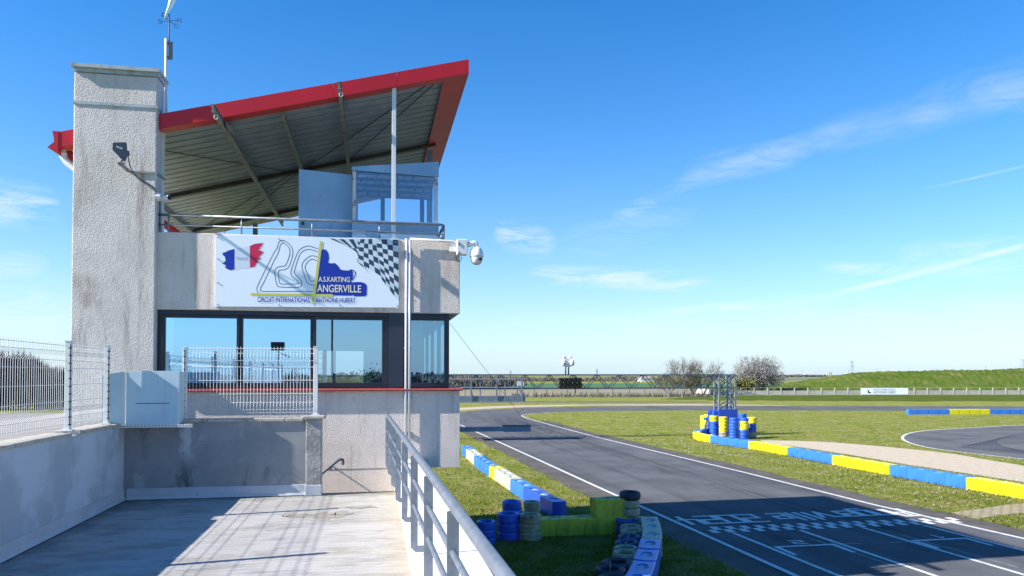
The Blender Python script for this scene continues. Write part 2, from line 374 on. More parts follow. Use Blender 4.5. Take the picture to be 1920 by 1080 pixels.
# real-world reflectance of the ground covers and paints, set together for the exposure used
def reflect(m, k):
    for n in m.node_tree.nodes:
        ins = [n.inputs[6], n.inputs[7]] if n.bl_idname == 'ShaderNodeMix' else [n.inputs['Base Color']] if n.bl_idname == 'ShaderNodeBsdfPrincipled' else \
              [n.inputs['Color1'], n.inputs['Color2'], n.inputs['Mortar']] if n.bl_idname == 'ShaderNodeTexBrick' else []
        for i in ins:
            if not i.is_linked: c = i.default_value; i.default_value = (c[0]*k, c[1]*k, c[2]*k, 1)
for nm in ('terrace','patch','grass','grassbank','berm','field','crop','farfield','blade','gravel','gravelpink','parking','dirt','asphalt','asphalt2','asphaltedge','skid','paver','concrete','blossom','bark','barkpale','leafgreen','twigfar','daisy'): reflect(M[nm], .74)
for nm in ('white','whiteplastic','whitewash','pipe','paint','coping'): reflect(M[nm], .86)
reflect(M['hedge'], .6)
for c in ('blue','yellow','cream'): reflect(BLK[c], .78)
# ---------------------------------------------------------------- world, sun, camera
SUN_EL, SUN_AZ = math.radians(34.8), math.radians(9.0)     # light travels towards +X, a little +Y
W = bpy.data.worlds.new("World"); SC.world = W; W.use_nodes = True
nt = W.node_tree; bg = nt.nodes['Background']
sky = N(nt, 'ShaderNodeTexSky', sky_type='NISHITA'); sky.sun_disc = False
sky.sun_elevation = SUN_EL; sky.sun_rotation = math.radians(261.0)
sky.air_density = 1.0; sky.dust_density = .1; sky.ozone_density = 3.0; sky.altitude = 100
hs = N(nt, 'ShaderNodeHueSaturation'); hs.inputs['Saturation'].default_value = 1.27; hs.inputs['Value'].default_value = .85
tn = N(nt, 'ShaderNodeMix', data_type='RGBA', blend_type='MULTIPLY'); tn.inputs[0].default_value = 1; tn.inputs[7].default_value = (.93,1.02,1.16,1)
nt.links.new(sky.outputs[0], tn.inputs[6]); nt.links.new(tn.outputs[2], hs.inputs['Color'])
tc = N(nt, 'ShaderNodeTexCoord'); sep = N(nt, 'ShaderNodeSeparateXYZ'); nt.links.new(tc.outputs['Generated'], sep.inputs[0])
def MN(op, a, b=None, c=None):
    n = N(nt, 'ShaderNodeMath', operation=op)
    for i, x in enumerate((a, b, c)):
        if x is None: continue
        if isinstance(x, (int, float)): n.inputs[i].default_value = x
        else: nt.links.new(x, n.inputs[i])
    return n.outputs[0]
azn = MN('ARCTAN2', sep.outputs['X'], sep.outputs['Y']); eln = MN('ARCSINE', sep.outputs['Z'])
cmb = N(nt, 'ShaderNodeCombineXYZ'); nt.links.new(azn, cmb.inputs[0]); nt.links.new(eln, cmb.inputs[1])
def azel(u, v):
    d = ray(u, v).normalized(); return math.atan2(d.x, d.y), math.asin(d.z)
def wnoise(sx, sy, rot, scale):
    mp = N(nt, 'ShaderNodeMapping'); mp.inputs['Scale'].default_value = (sx, sy, 1); mp.inputs['Rotation'].default_value = (0,0,rot)
    nt.links.new(cmb.outputs[0], mp.inputs['Vector'])
    n = N(nt, 'ShaderNodeTexNoise'); n.inputs['Scale'].default_value = scale; n.inputs['Detail'].default_value = 10; n.inputs['Roughness'].default_value = .70; n.inputs['Distortion'].default_value = .8
    nt.links.new(mp.outputs[0], n.inputs['Vector']); return n.outputs['Fac']
total = None
#          from        to          half width px, strength, noise
STREAK = [((1150,408),(1330,322), 12, .22, 'w'), ((1270,345),(1600,238), 19, .20, 'soft'), ((1290,322),(1520,280), 24, .22, 'w'), ((1520,262),(1780,205), 28, .17, 'soft'), ((1700,215),(1990,128), 32, .19, 'soft'), ((1820,170),(2000,180), 22, .22, 'w'), ((930,432),(1040,462), 26, .55, 'w'), ((1000,512),(1330,530), 18, .62, 'w'),
          ((1560,552),(1940,455), 5, .75, 'soft'), ((1680,490),(1960,480), 30, .38, 'w'), ((1540,500),(1690,508), 10, .45, 'w'),
          ((-60,372),(110,392), 32, .60, 'w'), ((-60,492),(90,494), 16, .45, 'w'), ((1250,585),(1560,556), 7, .35, 'w'),
          ((1738,353),(1960,302), 2.2, .30, 'soft'), ((930,610),(2050,575), 26, .22, 'w'), ((-80,560),(140,585), 50, .30, 'w'), ((1050,470),(1300,380), 34, .14, 'w')]
nw = MN('MULTIPLY', wnoise(1, 5.5, .07, 11), 1.0); ns = wnoise(1, 4.0, .33, 9)
nwr = N(nt, 'ShaderNodeMapRange'); nwr.inputs[1].default_value = .40; nwr.inputs[2].default_value = .66; nt.links.new(nw, nwr.inputs[0])
nsr = N(nt, 'ShaderNodeMapRange'); nsr.inputs[1].default_value = .30; nsr.inputs[2].default_value = .70; nt.links.new(ns, nsr.inputs[0])
for (p, q, hw, st, kind) in STREAK:
    a0, e0 = azel(*p); a1, e1 = azel(*q); ca, ce = (a0+a1)/2, (e0+e1)/2
    L = math.hypot(a1-a0, e1-e0)/2; th = math.atan2(e1-e0, a1-a0); wd = hw/F
    dx = MN('SUBTRACT', azn, ca); dy = MN('SUBTRACT', eln, ce)
    x = MN('ADD', MN('MULTIPLY', dx, math.cos(th)/(L*1.1)), MN('MULTIPLY', dy, math.sin(th)/(L*1.1)))
    y = MN('ADD', MN('MULTIPLY', dx, -math.sin(th)/(wd*1.3)), MN('MULTIPLY', dy, math.cos(th)/(wd*1.3)))
    q2 = MN('SUBTRACT', 1.0, MN('ADD', MN('POWER', MN('ABSOLUTE', x), 4.0), MN('MULTIPLY', y, y)))
    mk = MN('MULTIPLY', MN('MAXIMUM', q2, 0.0), (nwr if kind == 'w' else nsr).outputs[0])
    mk = MN('MULTIPLY', mk, st); total = mk if total is None else MN('ADD', total, mk)
total = MN('MINIMUM', total, .85)
cm = N(nt, 'ShaderNodeMix', data_type='RGBA'); nt.links.new(total, cm.inputs[0]); 
hzf = MN('EXPONENT', MN('MULTIPLY', MN('MAXIMUM', eln, 0.0), -8.5))
hm = N(nt, 'ShaderNodeMix', data_type='RGBA'); nt.links.new(MN('MULTIPLY', hzf, .93), hm.inputs[0]); nt.links.new(hs.outputs[0], hm.inputs[6]); hm.inputs[7].default_value = (2.75,3.55,4.1,1)
nt.links.new(hm.outputs[2], cm.inputs[6])
cm.inputs[7].default_value = (4.4, 4.6, 4.8, 1)
nt.links.new(cm.outputs[2], bg.inputs['Color']); bg.inputs['Strength'].default_value = .112

sl = bpy.data.lights.new('sun', 'SUN'); sl.energy = 5.0; sl.angle = math.radians(.5); sl.color = (1.0, .935, .85)
so = bpy.data.objects.new('sun', sl); COL.objects.link(so)
ld = Vector((math.cos(SUN_AZ)*math.cos(SUN_EL), math.sin(SUN_AZ)*math.cos(SUN_EL), -math.sin(SUN_EL)))
so.rotation_euler = ld.to_track_quat('-Z', 'Y').to_euler(); so.location = (-20,-5,30)

cd = bpy.data.cameras.new('camera'); cam = bpy.data.objects.new('camera', cd); COL.objects.link(cam)
cd.sensor_width = 36; cd.lens = 36*F/1920; cd.shift_y = (CY-540)/1920; cd.clip_end = 20000; cd.clip_start = .05
cam.matrix_world = Matrix(((rgt.x,upv.x,-fwd.x,0),(rgt.y,upv.y,-fwd.y,0),(rgt.z,upv.z,-fwd.z,ZC),(0,0,0,1)))
SC.camera = cam
SC.view_settings.view_transform = 'Standard'; SC.view_settings.look = 'None'; SC.view_settings.gamma = 1
SC.view_settings.exposure = 1.06
SC.render.resolution_x, SC.render.resolution_y = 1024, 576

def catmull(pts, n=6, closed=False):
    pts = [Vector(p) for p in pts]; out = []; m = len(pts)
    for i in range(m if closed else m-1):
        g = lambda k: pts[k % m] if closed else pts[max(0, min(m-1, k))]
        a, b, c, d = g(i-1), g(i), g(i+1), g(i+2)
        for k in range(n):
            t = k/n
            out.append(.5*((2*b) + (c-a)*t + (2*a-5*b+4*c-d)*t*t + (3*b-a-3*c+d)*t**3))
    if not closed: out.append(pts[-1])
    return out

# ================================================================ THE SETTING
S_ = 12000
gb = MB().face([(-S_,-S_,0),(S_,-S_,0),(S_,S_,0),(-S_,S_,0)]); struct('ground', gb, M['grass'])
def sheet(name, pts, m, z):
    mb = MB().face([(p[0], p[1], z) for p in pts]); return struct(name, mb, m)
def gp(lst): return [G(u, v) for u, v in lst]
# far land, in bands
sheet('far_field', gp([(-4200,706.2),(5200,706.2),(5200,714),(-4200,714)]), M['farfield'], .03)
sheet('crop_field', gp([(-300,719.5),(905,719.5),(1900,718),(1900,728.5),(905,728.5),(-300,729)]), M['crop'], .04)
sheet('dry_field', gp([(300,729.2),(1330,729.0),(1330,743.5),(860,744.5),(300,746)]), M['field'], .04)
sheet('parking_ground', gp([(-900,778),(60,775),(300,772),(420,800),(-100,870),(-1500,860)]), M['parking'], .012)
sheet('gravel_path', gp([(560,754.2),(1000,752.6),(1330,752.6),(1330,754.4),(1000,754.8),(560,757)]), M['asphalt2'], .008)
def offset(pts, d):
    out = []
    for i, p in enumerate(pts):
        t = pts[min(i+1,len(pts)-1)] - pts[max(i-1,0)]; t.z = 0; t.normalize()
        out.append(p + Vector((-t.y, t.x, 0))*d)
    return out
rough = random.Random(3)
def wob(pts, amp, n=5):
    out = []
    for a, b in zip(pts[:-1], pts[1:]):
        k = max(1, min(40, int((b-a).length/1.2)))
        for i in range(k):
            out.append(a.lerp(b, i/k) + Vector((rough.uniform(-amp,amp), rough.uniform(-amp,amp), 0)))
    out.append(pts[-1]); return out
bank = wob(gp([(1240,748.5),(1290,744.5),(1345,741.8),(1500,741.2),(2150,740.0)]),.5) + wob(gp([(2150,752.0),(1700,752.5),(1500,751.8),(1380,750.5),(1240,748.7)]),1.2)
sheet('bank', bank, M['grassbank'], .016)
# outer gravel trap of the bend
sheet('gravel_trap', catmull(gp([(600,780),(840,766),(950,761),(1100,758.8),(1300,758.0),(1480,760.4)]), 5) +
      gp([(1480,760.8),(1300,760.2),(1100,760.4),(980,763.5),(900,767.2),(840,771),(600,789)]), M['gravelpink'], .010)
# main track
left_edge = gp([(1490,1080),(1320,1003.5),(1145,925),(1000,858.5),(905,815.5),(863,797)])
l0 = left_edge[0]; ldir = (left_edge[0]-left_edge[2]).normalized()
left_line = [l0 + ldir*60, l0 + ldir*25] + left_edge
bend_out = catmull([left_edge[-1], G(838,786), G(822,778.5), G(836,774.5), G(880,769.5), G(980,765), G(1100,762.5), G(1300,761.6), G(1540,761.5), G(1920,762), G(2600,763)], 6)[1:]
right_edge = gp([(1920,1011),(1640,947.5),(1400,887.5),(1196,838.7),(1121,820.5),(1046,800.5),(1005,789.5)])
rdir = (right_edge[0]-right_edge[2]).normalized()
right_line = [right_edge[0]+rdir*60, right_edge[0]+rdir*25] + right_edge
apex = catmull([G(1005,789.5), G(984,783), G(979,779), G(1000,775.6), G(1060,772.4), G(1150,770.4), G(1300,769.4), G(1540,769.6), G(1920,770.6), G(2600,772)], 6)[1:]
track_poly = left_line + bend_out + list(reversed(apex)) + list(reversed(right_line))
# a worn outer verge of asphalt lies under and beside the lane
vl = wob(offset(left_line, .95), .12); vr = wob(offset(right_line, -1.0), .14)
verge = MB().face([(p.x,p.y,.006) for p in offset(left_line, -.3)] + [(p.x,p.y,.006) for p in reversed(vl)])
verge.face([(p.x,p.y,.006) for p in offset(right_line, .3)] + [(p.x,p.y,.006) for p in reversed(vr)])
struct('track_verge', verge, M['asphaltedge'])
track = struct('race_track', MB().face([(p.x,p.y,.012) for p in track_poly]), M['asphalt'])
def on_track(name, mb, m): return part(name, mb, m, track)
on_track('edge_line', MB().strip(left_line, .13, z=.017), M['paint'])
on_track('edge_line', MB().strip(right_line + apex[:30], .13, z=.017), M['paint'])
# kerb-side pale strip on the outside of the bend
sheet('bend_verge', catmull(gp([(600,795),(840,776),(900,769.8),(980,765.6),(1100,763)]),5) + gp([(1100,762.2),(980,764),(900,767.4),(840,772),(600,789.5)]), M['grass'], .018)
# rubber laid down by tyres
sk = MB(); rk = random.Random(11)
for k in range(26):
    u0_, v0_ = rk.uniform(930,1040), rk.uniform(779,800)
    du = rk.uniform(14,70); dv = rk.uniform(6,26); cv = rk.uniform(-9,9)
    a = G(u0_, v0_); c = G(u0_+du, v0_+dv); m_ = G(u0_+du*.5+cv, v0_+dv*.5-abs(cv)*.4)
    sk.strip(catmull([a, m_, c], 6), rk.uniform(.035,.07), z=.0145+.0001*k)
for pts in ([(1010,803),(1030,812),(1035,806),(1028,800)], [(1005,812),(1018,822),(1016,829)], [(1060,806),(1075,815),(1100,812)], [(1040,815),(1052,826)],
            [(965,790),(990,793),(1010,800)], [(940,796),(958,802),(975,799)], [(868,785),(873,789),(870,793)], [(915,781),(950,779),(978,770),(975,767)]):
    sk.strip(catmull(gp(pts), 8), .06, z=.0175)
on_track('tyre_mark', sk, M['skid'])
rub = bpy.data.materials.new('rubbered_line'); rub.use_nodes = True; nr = rub.node_tree; br_ = nr.nodes['Principled BSDF']
br_.inputs['Base Color'].default_value = (.055,.055,.06,1); br_.inputs['Roughness'].default_value = .8
tp_ = N(nr, 'ShaderNodeBsdfTransparent'); mx_ = N(nr, 'ShaderNodeMixShader'); v_ = N(nr, 'ShaderNodeTexCoord').outputs['Object']
mm_ = N(nr, 'ShaderNodeMath', operation='MULTIPLY'); mm_.inputs[1].default_value = .13; nr.links.new(ramp(nr, noise_node(nr, v_, 2.2, 8, .7, (3,.12,1)), .42, .68), mm_.inputs[0])
nr.links.new(mm_.outputs[0], mx_.inputs[0]); nr.links.new(tp_.outputs[0], mx_.inputs[1]); nr.links.new(br_.outputs[0], mx_.inputs[2]); nr.links.new(mx_.outputs[0], nr.nodes['Material Output'].inputs['Surface'])
rl_ = MB(); rq = random.Random(17)
for k in range(6):
    t0 = rq.uniform(.12,.62); off_ = rq.uniform(-.05,.05)
    pts = [right_line[2+i].lerp(G(*q_), t0+off_*i/3) for i, q_ in enumerate(((1490,1080),(1145,925),(1000,858.5),(905,815.5)))]
    rl_.strip(catmull(pts, 8), rq.uniform(.2,1.3), z=.0126+.0001*k)
on_track('rubbered_line', rl_, rub)
# start line, lettering, grid
def tx(p, q, x): return p + (q-p)*x
STR = {  # stroke letters, x 0..1 y 0..1
 'A': [[(0,0),(0,1),(1,1),(1,0)],[(0,.45),(1,.45)],[(.5,.45),(.5,1)]], 'n': [[(0,0),(0,.72),(1,.72),(1,0)]], 'g': [[(1,.72),(0,.72),(0,0),(1,0)],[(1,.72),(1,-.26),(0,-.26)]],
 'e': [[(1,0),(0,0),(0,.72),(1,.72),(1,.36),(0,.36)]], 'r': [[(0,0),(0,.72),(1,.72)]], 'v': [[(0,.72),(.5,0),(1,.72)]], 'i': [[(.5,0),(.5,.72)],[(.5,.86),(.5,1)]], 'l': [[(.5,0),(.5,1)]],
 '2': [[(0,1),(1,1),(1,.5),(0,.5),(0,0),(1,0)]], '0': [[(0,0),(0,1),(1,1),(1,0),(0,0)]], '4': [[(0,1),(0,.4),(1,.4)],[(.75,1),(.75,0)]], '1': [[(.2,.75),(.6,1),(.6,0)]]}
def ground_text(mb, txt, xs, widths, ybase, h, lw, z):
    x = xs
    for ch, w in zip(txt, widths):
        if ch != ' ':
            for st in STR[ch]:
                for a, b in zip(st[:-1], st[1:]):
                    pa = Vector((x - (.1+.78*a[0])*w, ybase - a[1]*h, z)); pb = Vector((x - (.1+.78*b[0])*w, ybase - b[1]*h, z))
                    d = (pb-pa).normalized()*lw*.5
                    mb.strip([pa-d, pb+d], lw, z=z)
                    z += .00003
        x -= w
lt = MB()
pA, pB = G(1692,958), G(1262,975)
wA = [.62,.50,.50,.48,.40,.46,.26,.26,.26,.50,.40,.60,.60,.60,.60]
span = (pA.x-pB.x)/sum(wA); wA = [w*span for w in wA]
ground_text(lt, 'Angerville 2024', pA.x+.05, wA, G(1480,963.0).y, .98, .125, .0185)
on_track('track_lettering', lt, M['paint'])
ck = MB(); y0c = G(1340,989).y
for k in range(18):
    for row in (0, 1):
        x = G(1316,990).x + k*.392 + (.196 if row == 0 else 0)
        ck.box(x, x+.185, y0c-.33*(row+1), y0c-.33*row, .013, .0185)
on_track('checkered_start_line', ck, M['paint'])
gl = MB()
for (a, b) in (((1375,1000.5),(1570,1080)), ((1499,995),(1720,1070)), ((1616,990),(1800,1044)), ((1731,986),(1920,1034))):
    p, q = G(*a), G(*b); gl.strip([p, q, q+(q-p).normalized()*20], .11, z=.0185)
for (x0, x1, yy) in ((G(1452,1027).x, G(1567,1022.5).x, G(1500,1025).y), (G(1712,1015.8).x, G(1816,1010.8).x, G(1760,1013).y)):
    gl.strip([(x0,yy,0),(x1,yy,0)], .11, z=.0190); gl.strip([(x0+.05,yy-.02,0),(x0+.05,yy-.75,0)], .11, z=.0188); gl.strip([(x1-.05,yy-.02,0),(x1-.05,yy-.75,0)], .11, z=.0188)
on_track('grid_box', gl, M['paint'])
gn = MB(); p2 = G(1490,1018); p1 = G(1752,1007)
ground_text(gn, '2', p2.x+.25, [.36], p2.y+.15, .32, .06, .0186); ground_text(gn, '1', p1.x+.25, [.36], p1.y+.15, .32, .06, .0186)
on_track('grid_number', gn, M['paint'])
fg = MB()
for (a, b) in (((1520,1011),(1680,1064)), ((1690,1004),(1910,1066)), ((1555,1020),(1615,1021)), ((1668,1019),(1712,1016)), ((1240,935),(1250,936))):
    fg.strip([G(*a), G(*b)], .07, z=.0178)
on_track('worn_line', fg, M['paintfaint'])
# second loop of track at the right
nose = catmull(gp([(2300,790.5),(2100,792),(1920,797.5),(1830,802),(1760,806),(1712,811),(1693,819),(1699,828),(1735,838.5),(1800,848),(1920,861.5),(2100,879),(2300,898)]), 6)
t2 = struct('second_track', MB().face([(p.x,p.y,.012) for p in nose]), M['asphalt2'])
part('edge_line', MB().strip(nose, .16, z=.018), M['paint'], t2)
sk2 = MB()
for k in range(9):
    o_ = k*2.6; sk2.strip(catmull(gp([(2050,808+o_*.8),(1930-o_*2,812+o_),(1868-o_*3,826+o_*.55),(1900,842+o_*.4),(2050,860)]), 6), .10, z=.0135+.0002*k)
part('tyre_mark', sk2, M['skid'], t2)
# gravel beside the block barrier, and pavers
sheet('gravel_strip', wob(gp([(1425,825.5),(1500,826.5),(1560,829.5),(1645,836),(1720,843.5),(1790,851),(1920,874),(2200,915)]),.12) +
      gp([(2200,975),(1920,905),(1858,895),(1705,872),(1587,852),(1495,838),(1425,829)]), M['gravel'], .009)
sheet('paver_path', wob(gp([(1780,962),(1840,953.5),(1877,947.5),(1920,944),(2060,938)]),.08) + wob(gp([(2060,952),(1920,962.5),(1875,968),(1833,974)]),.08), M['paver'], .013)
# grass berm beyond the concrete fence
def berm():
    mb = MB(); us = np.linspace(1350, 2500, 340); rows = 46; rn = random.Random(5)
    prof_u = [1350,1440,1500,1560,1600,1660,1740,1850,1920,2500]; prof_v = [727,726,716,706,699.6,697,695.5,694,691.5,690]
    vs = []; n = len(us)
    for r in range(rows+1):
        t = r/rows
        for i, u in enumerate(us):
            dist = 147 + 40*t
            top = np.interp(u, prof_u, prof_v); h = ZC + (703-top)/F*165
            b_ = math.sin(min(1, t/.47)*PI/2)**1.1 if t < .47 else math.cos((t-.47)/.53*PI/2)
            p = DP(u, 703, dist); z = h*b_*(1+.02*math.sin(i*1.7+r)) + (rn.uniform(-.13,.13) + .16*math.sin(i*.21+r*.9)*math.sin(r*.37+i*.05))*(1 if 0 < r < rows else 0)
            vs.append((p.x, p.y, max(z, -.3) - (.2 if r in (0, rows) else 0)))
    fs = [(r*n+i, r*n+i+1, (r+1)*n+i+1, (r+1)*n+i) for r in range(rows) for i in range(n-1)]
    mb.add(vs, fs); return mb
struct('berm', berm(), M['berm'], smooth=True)

# ================================================================ TERRACE (where the photographer stands)
ZT = ZC - 1.65                                # terrace floor
YB = 10.6                                     # front face of its back wall
XL = -3.22                                    # inner face of its left wall
fl = MB().box(XL-.2, .78, -9, YB+.18, ZT-.3, ZT)
terr = struct('terrace_floor', fl, M['terrace'])
part('base_wall', MB().box(XL-.15, .62, -8.9, YB+.1, 0, ZT-.46), M['stucco'], terr)
pt = MB()
for u_, v_, rx, ry, n_, sd in ((612,967,.26,.27,26,1),(640,963,.14,.16,20,6),(556,966.5,.20,.15,24,2),(680,951,.22,.14,18,4),(535,967,.09,.09,14,8)):
    cx, cy = PZ(u_,v_,ZT).x, PZ(u_,v_,ZT).y
    q = random.Random(sd)
    pt.face([(cx+rx*math.cos(2*PI*k/n_)*q.uniform(.45,1.15), cy+ry*math.sin(2*PI*k/n_)*q.uniform(.45,1.15), ZT+.0015+.0008*sd) for k in range(n_)])
part('worn_patch', pt, M['patch'], terr)
ld_ = MB().box(-4.2, .30, YB+.18, 11.6, ZT-.6, ZT-.34); struct('stair_landing', ld_, M['terrace'])

def coping(mb, x0, x1, y0, y1, z, along, seed, mi=0):
    q = random.Random(seed); a0, a1 = (x0, x1) if along == 'x' else (y0, y1); a = a0
    while a < a1 - .05:
        b = min(a1, a + .5); j = q.uniform(-.004,.004); g_ = .004
        if along == 'x': mb.box(a+g_, b-g_, y0, y1, z, z+.042+j, mi)
        else: mb.box(x0, x1, a+g_, b-g_, z, z+.042+j, mi)
        a = b
WT = ZC - .662                               # top of the left wall
lw = thing('parapet_wall', 'long pale grey parapet wall along the left of the terrace with stone coping', 'wall', (XL,4,ZT))
part('wall', MB().box(XL-.2, XL, -9, YB+.16, ZT-2.15, WT), M['wallleft'], lw)
cp = MB(); coping(cp, XL-.24, XL+.03, -9, 8.80, WT, 'y', 1); coping(cp, XL-.24, XL+.03, 9.02, YB+.1, WT, 'y', 2)
part('coping', cp, M['coping'], lw, bevel=.006)
def skirt_prof(): return [(0,0),(.035,.012),(.014,.05),(.010,.15),(0,.155)]
sk_ = MB(); pr = skirt_prof(); sk_.prism([(XL+.001+a, -9, ZT+.001+b) for a,b in pr], (0, 9+YB-.001, 0)); part('skirting', sk_, M['skirt'], lw)
WB = ZC - .632
bw = thing('parapet_wall', 'stained dark grey parapet wall across the far end of the terrace', 'wall', (-2,YB,ZT))
XP0, XP1 = -.905, -.70
part('wall', MB().box(XL+.001, XP0, YB, YB+.16, ZT-.3, WB), M['wallgrey'], bw)
cp = MB(); coping(cp, XL+.035, XP0-.03, YB-.035, YB+.20, WB, 'x', 3); part('coping', cp, M['coping'], bw, bevel=.006)
sk_ = MB(); sk_.prism([(XL+.04, YB-.001-a, ZT+.001+b) for a,b in pr], (XP0-XL-.041, 0, 0)); part('skirting', sk_, M['skirt'], bw)
pi_ = MB().box(XP0, XP1, YB-.05, YB+.22, ZT-.3, WB+.03)
part('pier', pi_, M['pier'], bw, bevel=.012)
part('pier_cap', MB().box(XP0-.05, XP1+.05, YB-.09, YB+.26, WB+.03, WB+.075), M['coping'], bw, bevel=.012)
part('pier_foot', MB().box(XP0-.008, XP1+.008, YB-.062, YB+.23, ZT+.001, ZT+.15), M['skirt'], bw, bevel=.01)
# right hand kerb
kb = MB().box(.315, .77, -9, YB+.98, ZT-.45, ZT+.36)
kerb = struct('terrace_kerb', kb, M['whitewash'], bevel=.012)
part('drip_edge', MB().box(.772, .80, -9, YB+.96, ZT+.27, ZT+.345), M['black'], kerb)
jn = MB()
for yy in (-3.3,.2,2.35,4.4,6.5,8.6): jn.box(.318,.768, yy, yy+.012, ZT+.3602, ZT+.3612)
part('joint', jn, M['patch'], kerb)

# terrace railing on the kerb
rl = thing('guard_railing', 'galvanised guard railing with flat posts along the right edge of the terrace', 'railing', (.25,5,ZT))
def rx_(y): return .40 - .0205*y
ZR = ZC - .552
ys = [-2.2,-1.15,-.1,.98,2.06,3.18,4.30,5.40,6.50,7.52,8.55,9.55,10.28]
part('top_rail', MB().tube([(rx_(-8),-8,ZR),(rx_(10.45),10.45,ZR)], .024, 14), M['galv'], rl, smooth=True)
for dz in (.205, .385):
    part('mid_rail', MB().tube([(rx_(-8),-8,ZR-dz),(rx_(10.45),10.45,ZR-dz)], .0145, 10), M['galv'], rl, smooth=True)
for y in ys:
    x = rx_(y); mb = MB()
    foot = .70
    poly = [(x-.026,y,ZR-.03),(x+.012,y,ZR-.016),(x+.026,y,ZR-.03),(x+.026,y,ZR-foot+.03),(x+.075,y,ZR-foot+.03),(x+.075,y,ZR-foot-.015),(x+.01,y,ZR-foot-.015),(x-.026,y,ZR-foot+.02)]
    mb.prism(poly, (0,.010,0)); part('post', mb, M['galv'], rl)

# ================================================================ mesh fences
def mesh_panel(mb, p, q, z0, z1, folds, out, step=.05, r=.0028):
    p, q = Vector(p), Vector(q); L = (q-p).length; d = (q-p)/L; o = Vector(out)
    def prof(h):
        for f in folds:
            if abs(h-f) < .05: return .045*(1-abs(h-f)/.05)
        return 0
    hs_ = sorted({z0, z1} | {f+e for f in folds for e in (-.05,0,.05)})
    n = int(round(L/step))
    for i in range(1, n):
        b = p + d*(L*i/n)
        mb.tube([(b+o*prof(h)).to_tuple()[:2] + (h,) for h in hs_], r, 4, caps=False)
    hz = sorted({z0+.02, z1-.025} | {f+e for f in folds for e in (-.05,.05)} | {z0+(z1-z0)*t for t in (.3,.5,.7)})
    for h in hz:
        for e in (0,):
            mb.tube([(p+o*(prof(h)+.004))[:2] + (h,) if False else tuple((p+o*(prof(h)+.004)).xy)+(h,), tuple((q+o*(prof(h)+.004)).xy)+(h,)], r*1.1, 4, caps=False)
def fence_post(x, y, z0, z1, parent, clipdir, s=.03):
    po = part('post', MB().box(x-s, x+s, y-s, y+s, z0, z1), M['white'], parent, bevel=.004)
    part('post_foot', MB().box(x-.06, x+.06, y-.05, y+.05, z0-.004, z0+.008), M['white'], po)
    part('post_cap', MB().box(x-s-.004, x+s+.004, y-s-.004, y+s+.004, z1+.0005, z1+.012), M['whiteplastic'], po)
    cl = MB(); c = Vector(clipdir); n = int((z1-z0)/.085)
    for k in range(n):
        z = z0+.06+k*.085
        cl.box(x+c.x*(s+.004)-.012, x+c.x*(s+.004)+.012, y+c.y*(s+.004)-.012, y+c.y*(s+.004)+.012, z, z+.012)
    cl.box(x+c.x*(s+.003)-.004, x+c.x*(s+.003)+.004, y+c.y*(s+.003)-.004, y+c.y*(s+.003)+.004, z0+.05, z1-.03)
    part('clip_strip', cl, M['black'], po)
    return po
XF = -3.335; ZF0, ZF1 = WT+.046, ZC+.37
fe = thing('mesh_fence', 'tall white welded mesh fence along the left parapet wall', 'fence', (XF,4,WT))
yp = [10.28, 9.06, 6.70, 4.30, 1.90, -.5, -2.9, -5.3]
for i, y in enumerate(yp): fence_post(XF, y, ZF0, ZF1, fe, (.9,-.9,0))
for a, b in zip(yp[1:], yp[:-1]):
    mb = MB(); mesh_panel(mb, (XF-.03,a+.03,0), (XF-.03,b-.03,0), ZF0+.05, ZF1-.02, [ZF0+.2, ZF1-.16], (.9,0,0))
    part('mesh_panel', mb, M['white'], fe)
YF = YB+.10; ZG0, ZG1 = WB+.046, ZC+.365
fx0, fx1 = PY(347,700,YF).x, PY(592,700,YF).x
fb = thing('mesh_fence', 'single white welded mesh panel between two posts in front of the windows', 'fence', (fx0,YF,WB))
fence_post(fx0, YF, ZG0, ZG1, fb, (0,-1,0), .026); fence_post(fx1, YF, WB+.08, ZG1+.02, fb, (-1,.2,0), .03)
mb = MB(); mesh_panel(mb, (fx0+.02,YF-.02,0), (fx1-.03,YF-.02,0), ZG0+.05, ZG1+.02, [ZG0+.16, ZG1-.12], (0,-.7,0), step=.044)
part('mesh_panel', mb, M['white'], fb)

# cabinet on the corner of the two walls
cx0, cx1 = PY(234,700,10.38).x, PY(337,700,10.38).x
cb = thing('wall_cabinet', 'pale grey metal cabinet resting on the corner of the terrace walls', 'cabinet', ((cx0+cx1)/2,10.5,WB))
zc0, zc1 = ZC-.635, ZC+.045
part('body', MB().box(cx0+.012, cx1-.004, 10.395, 10.78, zc0, zc1), M['cabpaint'], cb, bevel=.004)
part('front_panel', MB().box(cx0+.02, cx1, 10.375, 10.393, zc0-.004, zc1+.006), M['cabpaint'], cb, bevel=.003)
part('slot', MB().box(cx0+.14, cx0+.55, 10.371, 10.3748, zc0+.262, zc0+.27), M['steel_dark'], cb)
part('side_door', MB().prism([(cx0-.225,10.25,zc0),(cx0-.02,10.365,zc0),(cx0-.02,10.365,zc1-.005),(cx0-.225,10.25,zc1-.045)], (.01,.02,0)), M['cabpaint'], cb)
part('corner_strip', MB().box(cx0-.018, cx0+.008, 10.368, 10.39, zc0, zc1+.004), M['pipe'], cb)
br = MB(); br.box(cx0-.30, cx1+.16, 10.372, 10.40, zc0-.046, zc0-.006)
hl = br
for k in range(26): hl.box(cx0-.26+k*.042, cx0-.26+k*.042+.022, 10.3705, 10.3719, zc0-.031, zc0-.021, 1)
part('support_angle', hl, [M['white'], M['steel_dark']], cb)
part('sun_gap_filler', MB().box(cx0-.04, cx1+.01, 10.402, 10.592, zc0-.05, zc0-.006), M['galv'], cb)  # added filler plate, blocks sun leaking through the gap under the cabinet

